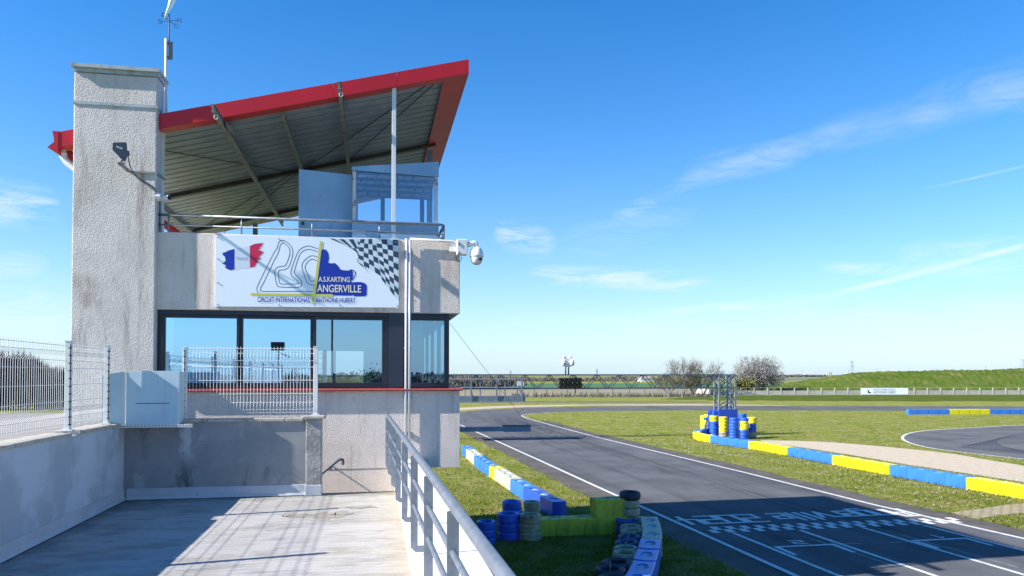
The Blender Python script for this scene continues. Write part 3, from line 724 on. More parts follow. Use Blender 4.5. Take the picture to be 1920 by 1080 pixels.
# ================================================================ CONTROL BUILDING
YFc = 11.6; YE = 19.3
XR = PY(862,600,YFc).x; X0 = PY(292.5,420,11.51).x - .04
ZP1, ZP0, ZS, ZLB = ZC+2.09, ZC+.955, ZC-.215, ZC-1.43
bld = thing('control_building', 'two storey rendered race control building with red edged sloping roof', 'building', (-.8,YFc,0))
mb = MB()
mb.box(X0, .36, YFc, YFc+.2, 0, ZS-.03); mb.box(.36, XR, YFc, YFc+.2, ZLB, ZS-.03)
mb.box(XR-.2, XR, YFc+.2, YE-.2, ZLB, ZS-.03); mb.box(X0, XR, YE-.2, YE, ZLB, ZS-.03)
mb.box(X0, X0+.2, YFc+.2, YE-.2, 0, ZS-.03)
mb.box(.16, .36, YFc+.2, YE-.2, 0, ZLB-.2); mb.box(X0, .36, YE-.2, YE, 0, ZLB-.004)
mb.box(.36, XR-.2, YFc+.2, YE-.2, ZLB+.002, ZLB+.2)
lower = part('lower_wall', mb, M['stucco'], bld)
part('joint_line', MB().box(-.70, .30, YFc-.004, YFc-.0005, ZC-1.43, ZC-1.418), M['pier'], lower)
mb = MB()
mb.box(X0, XR, YFc, YFc+.16, ZP0, ZP1); mb.box(XR-.16, XR, YFc+.16, YE-.16, ZP0, ZP1)
mb.box(X0, X0+.16, YFc+.16, YE-.16, ZP0, ZP1); mb.box(X0, XR, YE-.16, YE, ZP0, ZP1)
par = part('parapet', mb, M['stucco'], bld, bevel=.012)
part('ceiling_slab', MB().box(X0+.16, XR-.16, YFc+.16, YE-.16, ZP0+.004, ZP0+.22), M['interior'], bld)
part('deck_slab', MB().box(X0+.16, XR-.16, YFc+.16, YE-.16, ZP1-.25, ZP1-.1), M['pier'], bld)
part('room_floor', MB().box(X0+.2, XR-.2, YFc+.2, YE-.2, ZC-1.15, ZC-1.0), M['interiorfloor'], bld)
sl_ = MB(); a = X0+.2
while a < XR+.03:
    b = min(XR+.05, a+1.05)
    sl_.prism([(a+.003,YFc-.075,ZS-.03),(a+.003,YFc-.085,ZS-.012),(a+.003,YFc-.07,ZS+.004),(a+.003,YFc+.2,ZS+.02),(a+.003,YFc+.2,ZS-.028)], (b-a-.006,0,0)); a = b
sl_.box(XR-.2, XR+.05, YFc+.2, YE, ZS-.028, ZS+.012)
part('window_sill', sl_, M['red_tile'], bld, bevel=.004)
# windows: frames in a band behind the facade face
YW = YFc+.05
def wx(u): return PY(u, 660, YW).x
zwt, zwb = ZP0-.002, ZS+.022
xa, xb, xc, xd = wx(293), wx(728.5), wx(757), wx(842)
pt0, pb0 = ZC+.835, ZC-.112
def wframe(x0, x1, ztop, zbot, y0, y1, fr, name='window'):
    m_ = MB(); m_.box(x0, x0+fr, y0, y1, zbot, ztop); m_.box(x1-fr, x1, y0, y1, zbot, ztop)
    m_.box(x0+fr, x1-fr, y0, y1, ztop-fr, ztop); m_.box(x0+fr, x1-fr, y0, y1, zbot, zbot+fr); return m_
fr0 = part('window_band_frame', MB().box(xa, xb, YW-.012, YW+.09, pt0+.05, zwt).box(xa, xb, YW-.012, YW+.09, zwb, pb0-.05)
     .box(xa, wx(303), YW-.012, YW+.09, pb0-.05, pt0+.05).box(wx(722), xb, YW-.012, YW+.09, pb0-.05, pt0+.05), M['navy'], bld, bevel=.004)
for (ua, ub, gm, yo, lab) in ((303.5, 449, 'mirror', .02, None), (449, 587, 'mirror', .045, None), (587, 721.5, 'glass3', .015, None)):
    x0, x1 = wx(ua), wx(ub); f_ = .043
    w_ = part('window', wframe(x0+.001, x1-.001, pt0+.048, pb0-.048, YW+yo-.02, YW+yo+.03, f_), M['navy'], bld, bevel=.004)
    part('pane', MB().face([(x0+f_,YW+yo+.004,pb0-.008),(x1-f_,YW+yo+.004,pb0-.008),(x1-f_,YW+yo+.004,pt0+.008),(x0+f_,YW+yo+.004,pt0+.008)]), M[gm], w_)
part('panel', MB().box(xb+.003, xc-.004, YW-.02, YW+.09, zwb, zwt), M['navypanel'], bld, bevel=.003)
w_ = part('window', wframe(xc, xd, zwt-.03, zwb, YW-.015, YW+.06, .075), M['navy'], bld, bevel=.004)
part('pane', MB().face([(xc+.075,YW+.02,zwb+.07),(xd-.075,YW+.02,zwb+.07),(xd-.075,YW+.02,zwt-.10),(xc+.075,YW+.02,zwt-.10)]), M['glass4'], w_)
part('head_frame', MB().box(xc, xd, YW-.01, YW+.06, zwt-.028, zwt), M['navy'], bld)
# side windows facing the track
ysd = np.linspace(YW+.062, YE-.25, 6)
for y0, y1 in zip(ysd[:-1], ysd[1:]):
    m_ = MB(); f_ = .06
    m_.box(xd-.06, xd, y0+.002, y0+f_, zwb, zwt); m_.box(xd-.06, xd, y1-f_, y1-.002, zwb, zwt); m_.box(xd-.06, xd, y0+f_, y1-f_, zwt-f_, zwt); m_.box(xd-.06, xd, y0+f_, y1-f_, zwb, zwb+f_)
    w_ = part('window', m_, M['navy'], bld)
    part('pane', MB().face([(xd-.03,y0+f_,zwb+f_),(xd-.03,y1-f_,zwb+f_),(xd-.03,y1-f_,zwt-f_),(xd-.03,y0+f_,zwt-f_)]), M['glass4'], w_)
# room behind: back wall with an opening, inner partition frames, blinds
mb = MB()
mb.box(X0+.2, X0+.3, YFc+.3, YE-.3, ZS-.02, ZP0); mb.box(X0+.3, -1.62, YE-.25, YE-.1, ZS, ZP0); mb.box(-.25, xd-.07, YE-.25, YE-.1, ZS, ZP0)
mb.box(-1.62, -.25, YE-.25, YE-.1, ZC+.60, ZP0); mb.box(-1.0, -.93, YE-.25, YE-.1, ZS, ZC+.6)
part('inner_wall', mb, M['interior'], bld)
mb = MB()
for y_, x0, x1, top in ((14.2,-1.65,-.15,.68), (15.8,-1.35,.05,.6)):
    mb.box(x0-.08, x0, y_, y_+.08, ZC-1.0, ZP0); mb.box(x1, x1+.08, y_, y_+.08, ZC-1.0, ZP0); mb.box(x0, x1, y_, y_+.08, ZC+top, ZC+top+.09)
part('partition_frame', mb, M['interior'], bld)
mb = MB()
for k, (y_, x_) in enumerate(((12.5,.50),(12.9,.62),(13.4,.72),(14.0,.80),(14.7,.86),(15.5,.91),(16.6,.95))): mb.box(x_, x_+.10, y_, y_+.035, ZC-.95, ZP0-.02)
part('curtain_strip', mb, M['interior'], bld)
mb = MB()
for k in range(24): mb.box(.50, .58, 12.2, 12.215, ZC-.1+k*.03, ZC-.1+k*.03+.02); mb.box(.78,.84,13.1,13.115,ZC-.1+k*.03, ZC-.1+k*.03+.02)
part('blind', mb, M['interior'], bld)
part('desk_monitor', MB().box(.46, .78, 12.05, 12.10, ZC-.28, ZC-.03).box(.40,.95,12.0,12.5,ZC-.34,ZC-.30), M['black'], bld)

# fin shaped stair tower
YT0, YT1 = 11.51, 11.86
xt0, xt1 = PY(134.5,420,YT0).x, PY(292.5,420,YT0).x
zt1 = PY(215,139,YT0).z
tw = part('tower', MB().box(xt0, xt1, YT0, YT1, 0, zt1), M['stucco_tower'], bld, bevel=.02)
part('cap', MB().box(xt0-.025, xt1+.04, YT0-.06, YT1+.10, zt1+.055, zt1+.105).box(xt0+.01, xt1+.02, YT0-.02, YT1+.05, zt1+.001, zt1+.055), M['zinc'], tw)
zb_ = PY(215,196,YT0).z
part('flashing_band', MB().box(xt0-.006, xt1+.012, YT0-.012, YT1+.01, zb_-.022, zb_+.022), M['zinc'], tw)
part('corner_trim', MB().box(xt1+.001, xt1+.02, YT1-.12, YT1-.002, ZP1-.1, zt1-.55), M['pipe'], tw)

# ---- roof
YG = 11.60                                     # near gable plane
xg1 = PY(875.5,112,YG).x; zg1 = PY(875.5,112,YG).z
xg0 = PY(297,214.5,YG).x; zg0 = PY(297,214.5,YG).z
SLP = (zg1-zg0)/(xg1-xg0)
def zroof(x): return zg1 + SLP*(x-xg1)
XE = -4.50
roof = None
mb = MB(); yy0, yy1 = YG+.03, YE+.02
per = .259; prof = []                           # ribs run down the slope
y = yy0
while y < yy1-per:
    prof += [(y,-.05),(y+.205,-.05),(y+.212,.055),(y+.252,.055)]; y += per
prof.append((yy1,0))
xs0, xs1 = XE+.1, xg1-.03
def zs(x): return zroof(x)-.125
vs = [(x, yy, zs(x)+dz) for x in (xs0, xs1) for yy, dz in prof] + [(x, yy, zs(x)+.07) for x in (xs0, xs1) for yy in (yy0, yy1)]
n = len(prof); fs = [(i, i+1, n+i+1, n+i) for i in range(n-1)] + [(2*n, 2*n+2, 2*n+3, 2*n+1)]
mb.add(vs, fs); roof = part('roof', mb, M['sheet'], bld)
ct = .21
def zbar(m_, x0, x1, y0, y1, top, bot):        # sloping box following the roof pitch
    m_.add([(x0,y0,zroof(x0)+bot),(x1,y0,zroof(x1)+bot),(x1,y1,zroof(x1)+bot),(x0,y1,zroof(x0)+bot),(x0,y0,zroof(x0)+top),(x1,y0,zroof(x1)+top),(x1,y1,zroof(x1)+top),(x0,y1,zroof(x0)+top)],
           [(3,2,1,0),(4,5,6,7),(0,1,5,4),(1,2,6,5),(2,3,7,6),(3,0,4,7)]); return m_
fsx = [XE, -2.35, -.62, PY(744,150,YG).x, xg1]
for a, b in zip(fsx[:-1], fsx[1:]):
    m_ = zbar(MB(), a+.002, b-.002, YG-.012, YG+.02, 0, -ct); zbar(m_, a+.002, b-.002, YG-.012, YG+.20, -ct-.012, -ct-.001)
    part('fascia', m_, M['red'], roof)
m_ = MB(); m_.box(xg1+.001, xg1+.03, YG-.012, YE+.04, zg1-ct-.012, zg1+.004)
zbar(m_, xg1-.36, xg1, YG+.202, YE+.04, -ct-.012, -ct-.001)
part('fascia', m_, M['red'], roof)
m_ = zbar(MB(), XE, xg1-.002, YE+.045, YE+.07, 0, -.13); part('fascia', m_, M['red'], roof)
# low eave: red box gutter with white downpipe
zl = zroof(XE)
g0 = PY(99,246,YG)
gpoly = [(g0.x,0,g0.z),(XE+.06,0,g0.z),(XE+.06,0,g0.z-.32),(XE-.08,0,g0.z-.24),(g0.x+.03,0,g0.z-.15)]
m_ = MB().prism([(a,YG-.02,c) for a,_,c in gpoly], (0,YE-YG,0)); part('gutter', m_, M['red'], roof)
d0 = PY(118,272,YG+.15); pz = d0.z
part('downpipe', MB().tube([(d0.x,YG+.15,pz+.03),(d0.x,YG+.15,pz-.16),(d0.x+.05,YG+.14,pz-.24),(d0.x+.22,YG+.12,pz-.38),(d0.x+.30,YG+.12,pz-.5),(d0.x+.30,YG+.12,.3)], .05, 12), M['pipe'], roof, smooth=True)
part('pipe_collar', MB().tube([(d0.x,YG+.15,pz-.12),(d0.x,YG+.15,pz-.16)], .058, 12), M['pipe'], roof)
# purlins and rafters under the sheet
zd = -.175
def zpr(x): return zroof(x)+zd
def under(u, v, drop=.2):                       # point on the underside of the roof
    d = ray(u, v); n_ = Vector((-SLP, 0, 1)); p0 = Vector((xg1, 0, zg1-drop)); t = (p0-EYE).dot(n_)/d.dot(n_); return EYE + d*t
for x, w_, mt, y0 in ((under(470,322,.3).x,.058,'rusty',YG-.60), (under(545,262,.3).x,.045,'rusty',YG+.22), (under(648,262,.3).x,.058,'rusty',YG-.60), (under(322,408,.3).x,.10,'galv_light',YG+.3)):
    m_ = MB(); ztop = -.205 if y0 < YG else -.185
    a_ = zroof(x)+ztop
    m_.box(x-w_/2, x+w_/2, y0, YE-.05, a_-.125, a_-.117); m_.box(x-.006, x+.006, y0, YE-.05, a_-.117, a_-.028); m_.box(x-w_/2, x+w_/2, y0, YE-.05, a_-.028, a_-.02)
    pu = part('purlin', m_, M[mt], roof)
    if y0 < YG:
        ring = [(x+.02+.026*math.cos(t), y0+.12, a_-.165+.032*math.sin(t)) for t in np.linspace(0,2*PI,13)]
        part('shackle', MB().tube(ring, .006, 6, caps=False), M['white'], roof, smooth=True)
        m_ = MB().box(x+.04, x+.11, YG+.10, YG+.42, a_-.10, a_-.085).box(x+.04,x+.05,YG+.10,YG+.42,a_-.085,a_-.02)
        part('light_bracket', m_, M['galv_light'], roof)
for yy in (15.1, 18.2):
    m_ = MB(); zbar(m_, XE+.3, xg1-.2, yy-.035, yy+.035, -.265, -.255); zbar(m_, XE+.3, xg1-.2, yy-.008, yy+.008, -.255, -.18)
    part('rafter', m_, M['steel_dark'], roof)
for (a, b) in (((298,281),(470,310)), ((470,310),(556,324)), ((820,152),(655,300)), ((806,155),(575,315)), ((556,326),(420,436)), ((365,436),(590,300))):
    part('tie_rod', MB().tube([under(*a), under(*b)], .008, 5), M['steel_dark'], roof)
xpst = PY(738.5,300,YFc+.07).x
part('roof_post', MB().box(xpst-.032, xpst+.032, YFc+.045, YFc+.105, ZP1-.01, zroof(xpst)-.19), M['roofpost'], bld, bevel=.004)
for x, y in ((-2.75,18.3),(-1.0,18.3),(.2,18.3),(1.15,18.3),(1.1,15.1)):
    part('roof_post', MB().box(x-.05, x+.05, y-.05, y+.05, ZP1-.2, zroof(x)-.34), M['bluesteel'], bld)

# conduit pipes on the facade
xq = PY(761.5,600,YFc-.05).x
for dx, top in ((0,ZP1+.005),(.052,ZP1-.01)):
    part('conduit', MB().tube([(xq+dx,YFc-.055,top),(xq+dx,YFc-.055,ZT+.3)], .021, 10), M['pipe'], bld, smooth=True)
part('conduit', MB().tube([(xq+.055,YFc-.05,ZP1+.004),(XR-.10,YFc-.05,ZP1-.012),(XR-.06,YFc-.05,ZP1-.03),(XR-.05,YFc-.05,ZP1-.09)], .019, 10), M['pipe'], bld, smooth=True)
m_ = MB()
for z in (ZP1-.22, ZP1-.75, ZC+.4, ZC-.35, ZC-.9): m_.box(xq-.035, xq+.085, YFc-.045, YFc, z, z+.025)
part('pipe_clip', m_, M['galv'], bld)

# ---- deck railing
dr_ = thing('deck_railing', 'low blue grey tube railing on top of the building parapet', 'railing', (-.9,YFc+.08,ZP1))
Yd = YFc+.03; xe = PY(832,420,Yd).x
for z, r in ((ZC+2.345,.021),(ZC+2.20,.012)):
    part('rail', MB().tube([(X0+.02,Yd,z),(xe-.03,Yd,z),(xe,Yd+.03,z-.004),(xe,YE-.3,z-.004)], r, 8), M['railblue'], dr_, smooth=True)
for u in (316,453,585.5,711.5): x = PY(u,420,Yd).x; part('post', MB().tube([(x,Yd,ZP1),(x,Yd,ZC+2.345)], .012, 8), M['railblue'], dr_, smooth=True)
for yy in (Yd+.02,13.2,14.6,16.0,17.4): part('post', MB().tube([(xe,yy,ZP1),(xe,yy,ZC+2.34)], .019, 8), M['railblue'], dr_, smooth=True)
part('brace', MB().tube([(xe-.01,Yd+.03,ZP1+.02),(xe-.12,Yd+.03,ZC+2.2)], .01, 6), M['railblue'], dr_)

# ---- observation booth on the roof deck
Yb0, Yb1 = 11.95, 13.55
bx0, bx1 = PY(661,380,Yb0).x, PY(821,380,Yb0).x
bt = thing('observation_booth', 'blue grey glazed lookout booth under the roof with its door standing open', 'booth', ((bx0+bx1)/2,13,ZP1))
zb0, zw0, zw1, zl_, zr_ = ZP1-.1, ZC+2.40, ZC+3.21, PY(662,313,Yb0).z, PY(821,303.5,Yb0).z
for x, y in ((bx0+.025,Yb0+.025),(bx1-.025,Yb0+.025),(bx0+.025,Yb1-.025),(bx1-.025,Yb1-.025)):
    part('corner_post', MB().box(x-.025, x+.025, y-.025, y+.025, zb0, zw1), M['rustwhite'], bt)
part('lower_panel', MB().box(bx0-.005, bx1+.005, Yb0-.012, Yb0-.001, zb0, zw0).box(bx1+.001, bx1+.012, Yb0, Yb1, zb0, zw0), M['boothpaint'], bt)
part('lower_panel', MB().box(bx0, bx1, Yb1+.001, Yb1+.012, zb0, zw0).box(bx0-.012, bx0-.001, Yb0+.75, Yb1, zb0, zw0), M['boothpaint'], bt)
m_ = MB().prism([(bx0-.012,Yb0-.015,zw1+.012),(bx1+.012,Yb0-.015,zw1-.03),(bx1+.012,Yb0-.015,zr_),(bx0-.012,Yb0-.015,zl_)], (0,.02,0)); part('fascia', m_, M['boothpaint'], bt)
m_ = MB().prism([(bx0-.012,Yb0+.006,zl_-.012),(bx1+.012,Yb0+.006,zr_-.012),(bx1+.012,Yb0+.006,zr_),(bx0-.012,Yb0+.006,zl_)], (0,Yb1-Yb0,0)); part('roof_panel', m_, M['boothpaint'], bt)
for yy in (12.15,12.55,12.95,13.35): part('ceiling_beam', MB().box(bx0+.05, bx1-.05, yy, yy+.04, zw1-.035, zw1+.01), M['rustwhite'], bt)
m_ = MB().prism([(bx0,Yb1-.012,zw1-.03),(bx1,Yb1-.012,zw1-.03),(bx1,Yb1-.012,zr_-.014),(bx0,Yb1-.012,zl_-.014)], (0,.02,0)); part('back_band', m_, M['boothpaint'], bt)
part('sill', MB().box(bx0-.03, bx1+.03, Yb0-.05, Yb0+.02, zw0+.002, zw0+.03), M['boothpaint'], bt)
for nm, pts in (('front_pane', [(bx0+.05,Yb0+.02,zw0+.03),(bx1-.05,Yb0+.02,zw0+.03),(bx1-.05,Yb0+.02,zw1-.03),(bx0+.05,Yb0+.02,zw1+.012)]),
                ('side_pane', [(bx1-.02,Yb0+.06,zw0+.03),(bx1-.02,Yb1-.06,zw0+.03),(bx1-.02,Yb1-.06,zw1),(bx1-.02,Yb0+.06,zw1)])):
    part(nm, MB().face(pts), M['boothglass'], bt)
pa, pb_ = PY(560,380,11.86), PY(660,380,12.14)
zz1, zz2 = PY(560,317,11.86).z, PY(660,328,12.14).z
m_ = MB().prism([(pa.x,11.86,zb0),(pb_.x,12.14,zb0),(pb_.x,12.14,zz2),(pa.x,11.86,zz1)], (.008,.022,0)); dp = part('door', m_, M['boothpaint'], bt)
hp = PY(568,419,11.84); part('handle', MB().tube([(hp.x,11.86,hp.z),(hp.x,11.80,hp.z)], .025, 10), M['black'], dp)

# ---- name board on the parapet
YS = YFc-.035
def S(zx, zy, k=0): p = PY(380+zx/4.8, 420+zy/4.8, YS); return Vector((p.x, YS-.0012*k, p.z))
sb = thing('sign_board', 'large white board with circuit outline, kart silhouette and checkered flag on the parapet', 'sign', (S(940,420).x,YS,S(940,420).z))
pts = [S(112,742), S(1765,752), S(1761,131), S(117,100)]
part('panel', MB().prism(pts, (0,.033,0)), M['signwhite'], sb)
def flat(mb, poly, k, mi=0): mb.face([S(x,y,k) for x,y in poly], mi); return mb
q = random.Random(4)
def ragged(edge, amp, n=7):
    out = []
    for a, b in zip(edge[:-1], edge[1:]):
        for i in range(n):
            t = i/n; out.append((a[0]+(b[0]-a[0])*t+q.uniform(-amp,amp), a[1]+(b[1]-a[1])*t+q.uniform(-3,3)))
    return out
m_ = flat(MB(), [(286,224),(286,408),(250,416)] + ragged([(215,400),(180,350),(205,320),(178,275),(195,250)], 15) + [(240,236)], 2); fl_ = part('flag_emblem', m_, M['inkblue'], sb)
part('flag_stripe', flat(MB(), [(286,224),(425,200),(425,398),(286,408)], 1), M['inkpale'], fl_)
part('flag_stripe', flat(MB(), [(425,197),(470,178)] + ragged([(545,172),(515,225),(540,260),(515,300),(500,360)], 20) + [(470,382),(427,392)], 2), M['inkred'], fl_)
def line(mb, pts, w, k, closed=False):
    c = catmull([(x,y,0) for x,y in pts], 7, closed)
    if closed: c.append(c[0])
    for i, (a, b) in enumerate(zip(c[:-1], c[1:])):
        d = (b-a); 
        if d.length < .01: continue
        d.normalize(); nn = Vector((-d.y,d.x,0))*w/2; a2, b2 = a-d*.4, b+d*.4
        mb.face([S(*(p.xy), k) for p in (a2-nn, b2-nn, b2+nn, a2+nn)])
    return mb
o1 = [(500,622),(487,585),(500,545),(560,420),(640,262),(670,215),(685,165),(715,145),(760,165),(800,210),(812,260),(790,350),(770,390),(735,412),(695,415),(680,432),(683,470),(692,525),(715,540),(850,538),(862,528),(850,510),(800,465),(795,425),(815,360),(840,290),(870,235),(920,205),(965,200),(1040,225)]
o2 = [(995,608),(800,607),(545,606),(522,590),(525,565),(545,535),(640,335),(675,270),(700,190),(725,172),(765,200),(785,240),(780,285),(755,355),(735,378),(690,384),(655,405),(648,440),(658,510),(672,552),(700,567),(860,568),(888,550),(888,515),(865,485),(825,440),(832,400),(860,310),(890,255),(950,228),(1035,250)]
o3 = [(1035,300),(985,285),(935,310),(900,350),(893,390),(905,430),(930,500),(945,530),(980,548),(1008,545)]
o4 = [(1030,332),(985,317),(945,340),(925,375),(922,400),(945,450),(965,505),(985,518),(1005,505)]
for o_ in (o1,o2,o3,o4): part('circuit_outline', line(MB(), o_, 5.2, 1), M['inkthin'], sb)
kt = [(1070,236),(1085,226),(1110,232),(1130,260),(1137,300),(1130,350),(1155,354),(1190,351),(1215,372),(1243,412),(1290,418),(1340,416),(1352,430),(1352,480),(1345,500),(1335,526),(1380,522),(1425,522),(1465,535),(1478,560),(1476,635),(1462,650),(1365,652),(1355,638),(1345,645),(1016,640),(1040,470)]
m_ = flat(MB(), kt, 2); line(m_, [(1325,413),(1352,416),(1374,440),(1365,475),(1345,505)], 8, 2.2); part('kart_emblem', m_, M['inkblue'], sb)
part('cross_bar', flat(MB(), [(432,622),(1170,632),(1170,654),(432,642)], 3), M['inkyellow'], sb)
part('cross_bar', flat(MB(), [(1056,154),(1078,155),(1003,724),(981,722)], 4), M['inkyellow'], sb)
flg = MB(); flk = MB()
def checker(c00, c10, c11, c01, nx, ny, k, ph=0, bow=0):
    def P_(s, t):
        a = Vector(c00).lerp(Vector(c10), s); b = Vector(c01).lerp(Vector(c11), s); p = a.lerp(b, t)
        return (p.x + bow*math.sin(t*PI), p.y + bow*.6*math.sin(s*PI))
    for i in range(nx):
        for j in range(ny):
            mbk = flk if (i+j+ph) % 2 == 0 else flg
            flat(mbk, [P_(i/nx,j/ny), P_((i+1)/nx,j/ny), P_((i+1)/nx,(j+1)/ny), P_(i/nx,(j+1)/ny)], k)
checker((1140,130),(1400,136),(1440,330),(1390,240), 6, 2, 1, 0, 6)
checker((1395,136),(1440,137),(1440,330),(1395,235), 2, 5, 1.2, 1)
checker((1425,137),(1560,138),(1604,470),(1400,345), 4, 6, 1.4, 0, -6)
checker((1390,240),(1432,330),(1500,445),(1395,345), 2, 3, 1.3, 0)
checker((1560,138),(1760,140),(1764,700),(1612,500), 4, 10, 1.6, 1, 0)
ckf = part('checkered_flag', flg, M['inkflag'], sb); part('dark_check', flk, M['inkcheck'], ckf)
def text_mb(txt, box_, k, plane, bold=.02, spacing=1.0):
    cu = bpy.data.curves.new('lettering', 'FONT'); cu.body = txt; cu.offset = bold; cu.space_character = spacing
    ob = bpy.data.objects.new('lettering', cu); COL.objects.link(ob)
    dg = bpy.context.evaluated_depsgraph_get(); me = bpy.data.meshes.new_from_object(ob.evaluated_get(dg))
    vs = [v.co.copy() for v in me.vertices]; fs = [tuple(p.vertices) for p in me.polygons]
    bpy.data.objects.remove(ob); bpy.data.curves.remove(cu); bpy.data.meshes.remove(me)
    x0 = min(v.x for v in vs); x1 = max(v.x for v in vs); y0 = min(v.y for v in vs); y1 = max(v.y for v in vs)
    bx0_, by0_, bx1_, by1_, sk0 = box_
    out = []
    for v in vs:
        s = (v.x-x0)/(x1-x0); t = (v.y-y0)/(y1-y0)
        out.append(plane(bx0_+(bx1_-bx0_)*s, by1_+(by0_-by1_)*t + sk0*s, k))
    return MB().add(out, fs)
for txt, bx_, m_ in (('A.S.KARTING', (1042,474,1325,520,4), 'inkcream'), ('ANGERVILLE', (1030,545,1426,612,6), 'inkcream'), ('CIRCUIT INTERNATIONAL', (494,657,968,702,4), 'inkblue'),
                     ('ANTHOINE HUBERT', (1020,663,1376,706,2), 'inkblue'), ('FRANCE', (303,298,408,318,1), 'inkgrey')):
    part('lettering', text_mb(txt, bx_, 5, S, .012), M[m_], sb)
for x, y in ((137,118),(137,315),(135,528),(135,724),(684,134),(684,728),(1234,730),(1740,168),(1742,348),(1745,572),(1750,735)):
    p = S(x,y,0); part('bolt', MB().tube([(p.x,YS+.005,p.z),(p.x,YS-.012,p.z)], .009, 8), M['galv'], sb)

# ---- pan tilt camera on the corner
def ptz_head(c, parent, s=1.0):
    c = Vector(c)
    prof = [(0,.13),(.035,.128),(.07,.105),(.095,.06),(.108,0),(.112,-.02),(.106,-.03)]
    part('housing', MB().lathe([(r*s,z*s) for r,z in prof], 24, c), M['whiteplastic'], parent, smooth=True)
    dome = [(.098,-.03),(.095,-.07),(.078,-.12),(.045,-.15),(0,-.158)]
    part('dome', MB().lathe([(r*s,z*s) for r,z in dome], 24, c), M['whiteplastic'], parent, smooth=True)
    l0_ = c + Vector((.045*s,-.083*s,-.075*s)); part('lens', MB().tube([l0_, l0_+Vector((.008,-.02,-.002))*s], .026*s, 14), M['lens'], parent)
Yk = YFc-.02
def K(zx, zy, y=Yk): return PY(820+zx/13.5, 430+zy/13.5, y)
pc = thing('security_camera', 'white pan and tilt dome camera on an arm at the top corner of the building', 'camera', tuple(K(470,470)))
a, b = K(295,350), K(600,580); part('wall_plate', MB().box(a.x, XR+.02, Yk-.03, Yk-.0005, b.z, a.z), M['whiteplastic'], pc, bevel=.005)
a, b = K(470,285), K(750,685); part('junction_box', MB().box(a.x, b.x-.01, Yk-.16, Yk-.032, b.z, a.z), M['whiteplastic'], pc, bevel=.012)
m_ = MB()
for zx, zy in ((548,365),(548,605)): p = K(zx,zy,Yk-.16); m_.box(p.x-.012,p.x+.012,Yk-.172,Yk-.161,p.z-.022,p.z+.022)
part('latch', m_, M['galv'], pc)
a, b, c_ = K(700,430,Yk-.1), K(990,345,Yk-.1), K(1010,470,Yk-.1)
part('arm', MB().tube([(a.x-.03,Yk-.1,a.z),(b.x-.03,Yk-.1,b.z+.005),(b.x+.0,Yk-.1,b.z-.01),(c_.x-.01,Yk-.1,c_.z+.02)], [.043,.036,.036,.034], 12), M['whiteplastic'], pc, smooth=True)
hc = K(995,650,Yk-.1); ptz_head((hc.x,Yk-.1,hc.z), pc, 1.0)
l_ = [K(x,y,Yk-.06) for x,y in ((470,620),(478,740),(520,815),(580,805),(608,740),(600,690))]
part('cable', MB().tube(catmull(l_,4), .006, 6), M['cable'], pc, smooth=True)

# ---- paddle antenna on its bracket and small bullet camera on the tower
Yq = YT0-.35
def Q(zx, zy, y=Yq): return PY(80+zx/4.8, 220+zy/4.8, y)
an = thing('paddle_antenna', 'navy paddle antenna on a bent bracket fixed to the stair tower', 'antenna', tuple(Q(700,400)))
out_ = [(628,226),(742,222),(750,230),(752,290),(770,300),(778,322),(774,345),(752,350),(738,398),(715,385),(625,290)]
pd = part('paddle', MB().prism([Q(x,y) for x,y in out_], (.006,.022,0)), M['navypanel'], an, bevel=.004)
def Sq(x, y, k=0): p = Q(x, y); return Vector((p.x, Yq-.0035, p.z))
part('lettering', text_mb('SHURE', (664,256,720,270,20), 0, Sq, .01), M['signwhite'], pd)
part('stem', MB().tube([Q(712,385,Yq+.01), Q(712,415,Yq+.01)], .012, 8), M['black'], an)
b0, b1, b2 = Q(690,412), PY(80+780/4.8,220+488/4.8,YT0-.02), PY(80+1000/4.8,220+488/4.8,YT0-.02)
part('bracket', MB().bar(b0, b1, .04, .03).bar((b1.x,YT0-.012,b1.z),(b2.x,YT0-.012,b1.z), .02, .03).box(b0.x-.02,b0.x+.07,Yq-.02,Yq+.03,b0.z-.005,b0.z+.01), M['rusty'], an)
part('wrap', MB().box(xt1+.022, xt1+.03, YT0-.02, YT1, b1.z-.02, b1.z+.01), M['galv'], an)
cbp = [Q(766,348),PY(80+800/4.8,220+470/4.8,YT0-.25),PY(80+880/4.8,220+560/4.8,YT0-.15),PY(80+980/4.8,220+620/4.8,YT0-.05),PY(80+1025/4.8,220+672/4.8,YT0-.03)]
part('cable', MB().tube(catmull(cbp,6), .007, 6), M['cable'], an, smooth=True)
bc = thing('bullet_camera', 'small white bullet camera at the edge of the stair tower', 'camera', (xt1,YT0+.1,PY(297,370,YT0).z))
p = PY(299,369.5,YT0+.06)
part('base', MB().tube([(xt1-.06,YT0+.06,p.z),(xt1+.055,YT0+.06,p.z)], .062, 16), M['whiteplastic'], bc, smooth=False, bevel=.006)
part('housing', MB().tube([(xt1+.075,YT0+.08,p.z-.01),(xt1+.17,YT0+.02,p.z-.012)], .038, 14), M['whiteplastic'], bc)
part('lens', MB().tube([(xt1+.168,YT0+.021,p.z-.012),(xt1+.176,YT0+.016,p.z-.012)], .033, 14), M['lens'], bc)
part('cable', MB().tube([(xt1+.035,YT0+.06,p.z-.05),(xt1+.03,YT0+.08,p.z-.4),(xt1+.03,YT0+.1,ZP1)], .008, 6), M['cable'], bc)

